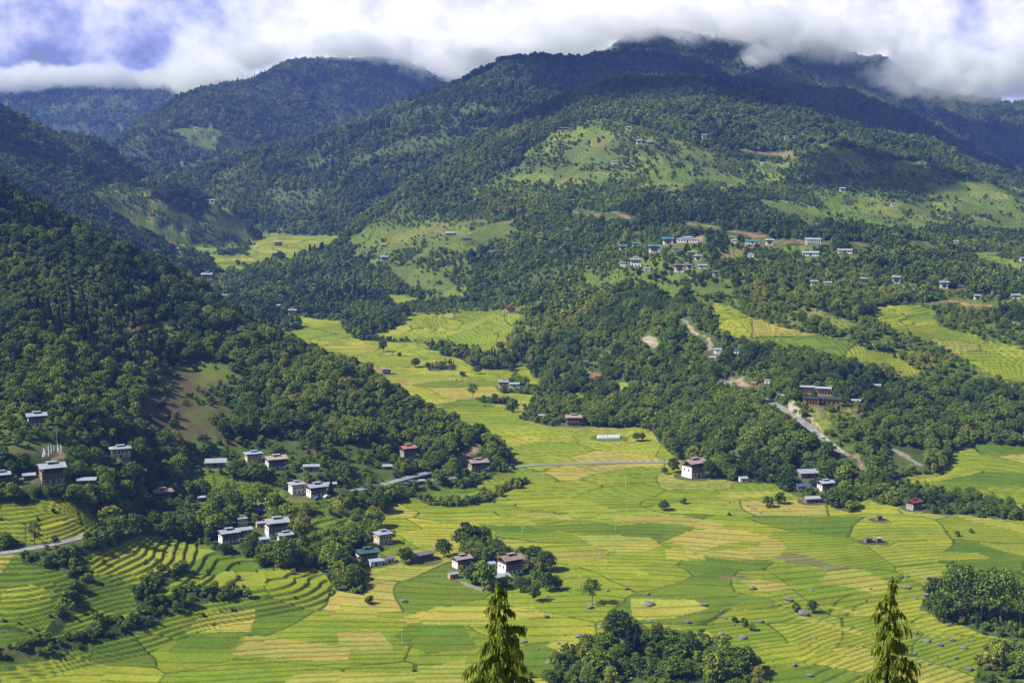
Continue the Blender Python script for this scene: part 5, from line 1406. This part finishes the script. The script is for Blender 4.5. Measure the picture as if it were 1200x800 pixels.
# ------------------------------------------------------------------ boulders
ROCK = paint('boulder_stone', (.20, .19, .185), .95, (.085, .08, .075), .85, .9)
def rock_mesh(seed):
    r = np.random.default_rng(seed); bm = bmesh.new(); bmesh.ops.create_icosphere(bm, subdivisions=3, radius=.5)
    cuts = [(unit(r.normal(size=3)), r.uniform(.27, .42)) for _ in range(9)]
    for v in bm.verts:
        p = np.array(v.co)
        for n, dd in cuts:
            e = p @ n - dd
            if e > 0: p = p - n * e * .92
        p = p * (1 + .05 * math.sin(p[0] * 19 + seed) * math.cos(p[1] * 17)); v.co = p
    me = bpy.data.meshes.new('boulder'); bm.to_mesh(me); bm.free(); me.materials.append(ROCK); return me
ROCKS = [rock_mesh(k) for k in range(7)]
B = [(640,722,9),(679,746,15),(644,776,13),(760,708,18),(712,692,7),(734,690,10),(691,712,12),(614,752,11),(630,760,4),(655,754,6),(667,768,11),(706,734,10),(712,743,8),(762,728,9),(756,739,7),(760,696,6),(642,699,7),(646,798,10),(787,760,9),(474,705,12),
  (882,690,13),(824,709,14),(806,729,10),(846,743,9),(870,748,14),(891,728,11),(924,703,16),(942,721,15),(904,709,8),(912,709,6),(922,711,5),(950,691,8),(955,748,6),(930,780,11),(949,791,10),(905,774,5),(850,725,6),(860,732,5),(845,716,5),(786,758,8),(900,784,5),
  (1044,681,11),(1062,689,12),(1047,713,10),(1072,742,11),(1085,751,13),(1100,756,12),(1116,750,10),(1130,759,12),(1120,771,8),(1135,784,12),(1072,766,9),(1112,732,10),(1151,737,8),(1085,698,11),(1072,701,9),(1064,675,6),(1086,678,10),(1057,670,4),(1157,774,9),(1195,773,7),(1089,778,5),(1080,771,5),(999,734,5),(961,723,5),(975,730,6),(969,725,5),
  (847,592,5),(855,589,5),(860,588,4),(885,596,6),(876,593,4),(891,601,4),(881,596,4),(936,610,5),(950,611,5),(925,596,4),(74,771,6),(700,752,4),(688,758,5),(730,752,6),(742,742,4),(812,745,5),(835,730,4),(1030,700,6),(1020,690,5),(1098,770,5),(1110,780,6),(1145,770,6),(1168,760,8),(1140,750,6),(690,733,4),(662,744,4),(720,760,7),(684,786,6),(760,780,7),(740,795,6),(705,770,6)]
BLAB = {(679,746): 'large pale boulder in the paddies left of the grove', (760,708): 'long flat boulder above the grove', (942,721): 'big upright grey boulder between two bushes', (924,703): 'broad whitish boulder behind the upright one', (474,705): 'dark boulder alone in the left paddies',
        (74,771): 'upright grey boulder beside the bottom left terraces', (882,690): 'dark boulder at the corner of a golden plot', (824,709): 'dark rounded boulder between green and yellow beds', (644,776): 'slanting grey boulder left of the grove', (640,722): 'small dark boulder on the curved bund', (870,748): 'low dark boulder slab right of the grove'}
BP_ = ground_hits([(b[0], b[1]) for b in B])
for i, (b, p) in enumerate(zip(B, BP_)):
    u, v, w = b; wd = w * p[1] / FPX * .90
    if (u, v) in BLAB: lab, g = BLAB[(u, v)], None
    elif u > 1000: lab = g = 'grey boulder on the stony slope below the right stand'
    elif v < 615: lab = g = 'small stone in the scatter near the pair of bushes'
    elif u < 800 and v > 685: lab = g = 'grey boulder scattered around the left of the grove'
    else: lab = g = 'grey boulder in the stony beds right of the grove'
    o = link(bpy.data.objects.new('boulder', ROCKS[i % 7])); z = float(ground(p[0], p[1]))
    hh = wd * (rng.uniform(.38, .62) if (u, v) != (942, 721) else 1.0)
    o.location = (p[0], p[1], z + hh * .22); o.scale = (wd, wd * rng.uniform(.7, 1.0), hh); o.rotation_euler = (rng.uniform(-.15, .15), rng.uniform(-.15, .15), rng.uniform(0, 6.28))
    o['label'] = lab; o['category'] = 'boulder'
    if g: o['group'] = g

# ------------------------------------------------------------------ poles, prayer flags, cars, the wall by the spur road
POLEM, _, pb = node_mat('galvanised_pole', .5, .4); pb.inputs['Base Color'].default_value = (.52, .53, .54, 1)
INSUL, _, pb = node_mat('insulator', .4, .4); pb.inputs['Base Color'].default_value = (.25, .16, .12, 1)
POLES = [(733,572,36,'tallest steel pole, in the paddies left of the solitary farmhouse'),(735,600,15,'steel pole just below the tallest one'),(721,622,12,'steel pole at the edge of a golden plot'),(702,654,12,'steel pole at the tip of a pale triangular plot'),(672,697,16,'steel pole with crossarm right of the farmhouse clump'),
  (612,624,14,'steel pole above the farmhouse clump'),(471,755,20,'steel pole in the lower left paddies'),(67,526,29,'lone tall pole beside the prayer flags'),(543,617,9,'steel pole above the large round tree'),(679,686,14,'brownish pole beside the crossarm pole'),(398,538,11,'pole in the trees below the left forest'),
  (528,562,6,'short pole at the roadside below the old farmhouse'),(555,559,7,'pole on the road bend below the old farmhouse'),(636,560,8,'pole at the end of the hedge bank'),(741,526,6,'first of the small poles along the far field edge'),(790,526,6,'small pole near the dark cypresses'),(771,537,5,'small pole midway along the far field edge'),(712,519,9,'pole below the plastic tunnel'),(399,597,12,'pole beside the bright paddy under the road')]
PP_ = ground_hits([(q[0], q[1]) for q in POLES])
for q, p in zip(POLES, PP_):
    h = q[2] * p[1] / FPX; t = thing('utility_pole', q[3], 'utility pole', (p[0], p[1], float(ground(p[0], p[1]))), R(rng.uniform(-30, 30)))
    V, F = tube([(0, 0, -.6), (0, 0, h * .5), (0, 0, h)], [.11, .09, .07], 8); part('mast', raw_mesh('mast', V, F, POLEM), t)
    part('crossarm', Kit().box(-.9, .9, -.06, .06, h - .55, h - .42).mesh('crossarm', [POLEM]), t)
    for x in (-.8, 0, .8):
        V, F = tube([(x, 0, h - .42), (x, 0, h - .2)], [.06, .04], 6); part('insulator', raw_mesh('insulator', V, F, INSUL), t)
CLOTH, _, pb = node_mat('white_flag_cloth', .9); pb.inputs['Base Color'].default_value = (.62, .62, .62, 1)
fl = [(46 + 1.25 * k + rng.uniform(-.8, .8), 541 - .30 * k + rng.uniform(-3.5, 1.0)) for k in range(22)]
for p in ground_hits(fl):
    h = rng.uniform(4.5, 7.0); lab = 'tall narrow white prayer flag in the cluster below the knoll house'
    t = thing('prayer_flag', lab, 'prayer flag', (p[0], p[1], float(ground(p[0], p[1]))), R(rng.uniform(-50, 50)), 'white prayer flags below the knoll house')
    V, F = tube([(0, 0, -.4), (0, 0, h)], [.05, .03], 6); part('flagpole', raw_mesh('flagpole', V, F, DARKW), t)
    nseg = 7; V = []; 
    for i in range(nseg + 1):
        z = h * .25 + h * .72 * i / nseg
        for x in (.06, .34, .62): V.append((x, .10 * math.sin(i * 1.3 + x * 6), z))
    F = [(i * 3 + k, i * 3 + k + 1, i * 3 + k + 4, i * 3 + k + 3) for i in range(nseg) for k in (0, 1)]
    part('banner', raw_mesh('banner', V, F, CLOTH, smooth=True), t)

TYRE, _, pb = node_mat('tyre_rubber', .9); pb.inputs['Base Color'].default_value = (.02, .02, .02, 1)
def car(u, v, colour, yaw, label, nm='parked_car'):
    p = ground_hits([(u, v)])[0]; m, _, pb = node_mat('car_paint_' + nm, .3, .5); pb.inputs['Base Color'].default_value = colour + (1,)
    t = thing(nm, label, 'car', (p[0], p[1], float(ground(p[0], p[1])) + .12), R(yaw))
    bm = bmesh.new()
    prof = [(-2.0, .35), (-2.05, .8), (-1.9, 1.0), (-1.3, 1.05), (-.75, 1.5), (.75, 1.52), (1.35, 1.08), (1.95, .98), (2.05, .7), (2.0, .35)]
    L_ = [bm.verts.new((x, -.85 if z < 1.06 else -.70, z)) for x, z in prof]; Rr = [bm.verts.new((x, .85 if z < 1.06 else .70, z)) for x, z in prof]
    bm.faces.new(L_); bm.faces.new(Rr[::-1]); n = len(prof)
    for i in range(n): bm.faces.new((L_[i], Rr[i], Rr[(i + 1) % n], L_[(i + 1) % n]))
    bmesh.ops.recalc_face_normals(bm, faces=bm.faces); me = bpy.data.meshes.new('body'); bm.to_mesh(me); bm.free(); me.materials.append(m); part('body', me, t)
    for s in (-1, 1): part('side_window', Kit().box(-.85, .85, s * .80 - .04, s * .80 + .04, 1.08, 1.42).mesh('side_window', [GLASS]), t)
    for x in (-1.25, 1.25):
        for s in (-1, 1):
            V, F = tube([(x, s * .72, .32), (x, s * .90, .32)], [.33, .33], 12); part('wheel', raw_mesh('wheel', V, F, TYRE), t)
car(372, 585, (.08, .16, .40), 40, 'blue car parked in front of the white roadside house')
car(383, 583, (.70, .70, .70), 50, 'white car parked right of the blue one')
car(429, 572, (.10, .11, .13), 15, 'dark car on the road under the trees')
car(962, 513, (.62, .63, .65), -35, 'pale car coming down the spur road')

def wall_thing(name, px, h, th, label, cat, mat, batter=.0):
    P = ground_hits(px); t = np.linspace(0, 1, 14); s = np.linspace(0, 1, len(P))
    Q = np.stack([np.interp(t, s, P[:, k]) for k in range(3)], 1); Q[:, 2] = ground(Q[:, 0], Q[:, 1])
    o = thing(name, label, cat, tuple(Q[0])); Q = Q - Q[0]
    d = unit(np.gradient(Q[:, :2], axis=0)); n = np.stack((-d[:, 1], d[:, 0]), 1)
    for nm, z0, z1, w0, w1 in (('courses', -1.0, h, th / 2, th / 2 - batter), ('coping', h + .003, h + .25, th / 2 - batter + .15, th / 2 - batter + .15)):
        V, F = [], []
        for q, k in zip(Q, n):
            for z, w in ((z0, w0), (z1, w1)):
                V += [(q[0] + k[0] * w, q[1] + k[1] * w, q[2] + z), (q[0] - k[0] * w, q[1] - k[1] * w, q[2] + z)]
        for i in range(len(Q) - 1):
            a, b = i * 4, i * 4 + 4
            F += [(a, a + 2, b + 2, b), (a + 1, b + 1, b + 3, a + 3), (a + 2, a + 3, b + 3, b + 2), (a, b, b + 1, a + 1)]
        F += [(0, 1, 3, 2), (len(V) - 4, len(V) - 2, len(V) - 1, len(V) - 3)]
        part(nm, raw_mesh(nm, V, F, mat), o)
WALLM = paint('pale_masonry', (.46, .41, .31), .95, (.30, .26, .19), .6, 1.2)
wall_thing('retaining_wall', [(925, 479), (932, 483), (940, 489)], 4.2, 2.2, 'pale stone retaining wall above the spur road, lower tier', 'wall', WALLM, .5)
wall_thing('retaining_wall', [(926, 474), (933, 477), (939, 481)], 3.0, 2.0, 'pale stone retaining wall above the spur road, upper tier', 'wall', WALLM, .5)
wall_thing('parapet_wall', [(962, 509), (970, 516), (980, 525), (990, 532)], .9, .5, 'low pale parapet along the lowest bend of the spur road', 'wall', WALLM)
wall_thing('stone_wall', [(541, 683), (553, 688), (566, 692)], .8, .8, 'rough dry-stone wall under the trees below the ochre house', 'wall', STONE)

# ------------------------------------------------------------------ drifting clouds above the valley: their shadows lie on the slopes
CLOUDM = bpy.data.materials.new('cloud_vapour'); CLOUDM.use_nodes = True
nt = CLOUDM.node_tree; nt.nodes.clear(); out = nt.nodes.new('ShaderNodeOutputMaterial'); vp = nt.nodes.new('ShaderNodeVolumePrincipled')
vp.inputs['Color'].default_value = (1, 1, 1, 1); vp.inputs['Density'].default_value = 0.025; nt.links.new(vp.outputs[0], out.inputs['Volume'])
def drifting_cloud(u, v, y, rx, ry, rz, height, turn, seed):
    tgt = unproj(u, v, y); t = (height - tgt[2]) / SUN_DIR.z; c = tgt + np.array(SUN_DIR) * t
    bm = bmesh.new(); bmesh.ops.create_icosphere(bm, subdivisions=4, radius=1.0)
    for q in bm.verts:
        p = np.array(q.co); k = 1 + .22 * math.sin(p[0] * 5 + seed) * math.cos(p[1] * 4 - seed) + .12 * math.sin(p[1] * 11 + seed * 2) + .08 * math.sin(p[0] * 17 - seed)
        if p[2] < 0: p[2] *= .5
        q.co = p * k
    me = bpy.data.meshes.new('cloud'); bm.to_mesh(me); bm.free(); me.materials.append(CLOUDM)
    o = link(bpy.data.objects.new('cloud', me)); o.location = c; o.scale = (rx, ry, rz); o.rotation_euler = (0, 0, R(turn)); o['kind'] = 'stuff'
    return o
drifting_cloud(1010, 140, 2900, 700, 230, 110, 1150, -4, 1.0)
drifting_cloud(1010, 190, 1960, 120, 75, 60, 1000, 10, 2.0)
drifting_cloud(50, 165, 2300, 190, 110, 70, 1100, 15, 3.0)
drifting_cloud(760, 130, 2260, 330, 90, 60, 1000, 0, 7.0)

# ------------------------------------------------------------------ low cloud resting on the ridges
def ridge_cloud_material(name, scale, dens, lo, hi):
    m = bpy.data.materials.new(name); m.use_nodes = True; nt = m.node_tree; nt.nodes.clear(); L = nt.links.new
    out = nt.nodes.new('ShaderNodeOutputMaterial'); v = nt.nodes.new('ShaderNodeVolumePrincipled')
    v.inputs['Color'].default_value = (1, 1, 1, 1); v.inputs['Anisotropy'].default_value = 0.0
    geo = nt.nodes.new('ShaderNodeNewGeometry'); n = nt.nodes.new('ShaderNodeTexNoise'); n.inputs['Scale'].default_value = 1.0 / scale; n.inputs['Detail'].default_value = 5; n.inputs['Roughness'].default_value = .64
    L(geo.outputs['Position'], n.inputs['Vector'])
    tc = nt.nodes.new('ShaderNodeTexCoord'); ln = nt.nodes.new('ShaderNodeVectorMath'); ln.operation = 'LENGTH'
    L(tc.outputs['Object'], ln.inputs[0])
    fo = nt.nodes.new('ShaderNodeMapRange'); fo.inputs[1].default_value = 1.0; fo.inputs[2].default_value = .25; fo.inputs[3].default_value = -.45; fo.inputs[4].default_value = .12; L(ln.outputs['Value'], fo.inputs[0])
    a = nt.nodes.new('ShaderNodeMath'); a.operation = 'ADD'; L(n.outputs['Fac'], a.inputs[0]); L(fo.outputs[0], a.inputs[1])
    r = nt.nodes.new('ShaderNodeMapRange'); r.inputs[1].default_value = lo; r.inputs[2].default_value = hi; r.inputs[4].default_value = dens; L(a.outputs[0], r.inputs[0])
    L(r.outputs[0], v.inputs['Density']); L(v.outputs[0], out.inputs['Volume'])
    m.cycles.volume_step_rate = 0.6
    return m
RIDGE_CLOUDM = ridge_cloud_material('low_cloud', 105.0, .020, .40, .56)
RIDGE_CLOUD_ME = None
def ridge_cloud(u, v, y, rx, ry, rz, turn=0):
    global RIDGE_CLOUD_ME
    if RIDGE_CLOUD_ME is None:
        bm = bmesh.new(); bmesh.ops.create_icosphere(bm, subdivisions=3, radius=1.0); RIDGE_CLOUD_ME = bpy.data.meshes.new('ridge_cloud'); bm.to_mesh(RIDGE_CLOUD_ME); bm.free(); RIDGE_CLOUD_ME.materials.append(RIDGE_CLOUDM)
    o = link(bpy.data.objects.new('ridge_cloud', RIDGE_CLOUD_ME)); o.location = unproj(u, v + 8, y); o.scale = (rx, ry, rz * 1.35); o.rotation_euler = (0, 0, R(turn)); o['kind'] = 'stuff'
for a in [(20,86,5500,440,220,85,0), (95,84,5500,420,220,80,0), (165,88,5500,330,200,65,0), (225,84,4150,320,170,80,0), (300,56,4250,240,150,58,0), (425,48,4350,360,160,70,0), (520,72,4500,430,200,84,0),
          (590,68,3080,290,150,74,10), (655,48,3150,290,150,74,15), (712,28,3300,250,130,58,10), (800,24,3400,280,140,72,0), (865,24,3450,280,140,68,0), (935,26,3600,320,140,76,0), (1005,38,3600,280,140,84,0),
          (1088,76,3600,310,160,106,-8), (1165,78,3600,420,180,104,-4), (886,58,3400,120,60,40,0), (872,66,3390,70,45,26,20)]: ridge_cloud(*a)

# ------------------------------------------------------------------ the air
def haze_box(lo, hi, density):
    V = [(x, y, z) for x in (lo[0], hi[0]) for y in (lo[1], hi[1]) for z in (lo[2], hi[2])]
    F = [(0, 1, 3, 2), (4, 6, 7, 5), (0, 4, 5, 1), (2, 3, 7, 6), (0, 2, 6, 4), (1, 5, 7, 3)]
    m = bpy.data.materials.new('haze'); m.use_nodes = True
    nt = m.node_tree; nt.nodes.clear()
    out = nt.nodes.new('ShaderNodeOutputMaterial'); v = nt.nodes.new('ShaderNodeVolumePrincipled')
    v.inputs['Color'].default_value = HAZE_COLOUR; v.inputs['Density'].default_value = density; v.inputs['Anisotropy'].default_value = 0.0
    nt.links.new(v.outputs[0], out.inputs['Volume'])
    o = bpy.data.objects.new('haze', raw_mesh('haze', V, F, m)); COL.objects.link(o); o['kind'] = 'stuff'
    return o
haze = haze_box((-14200, -14200, float(GZ.min()) - 1.0), (14200, 14200, float(GZ.max()) + 30.0), HAZE_DENSITY)
print('ground between', GZ.min(), GZ.max())
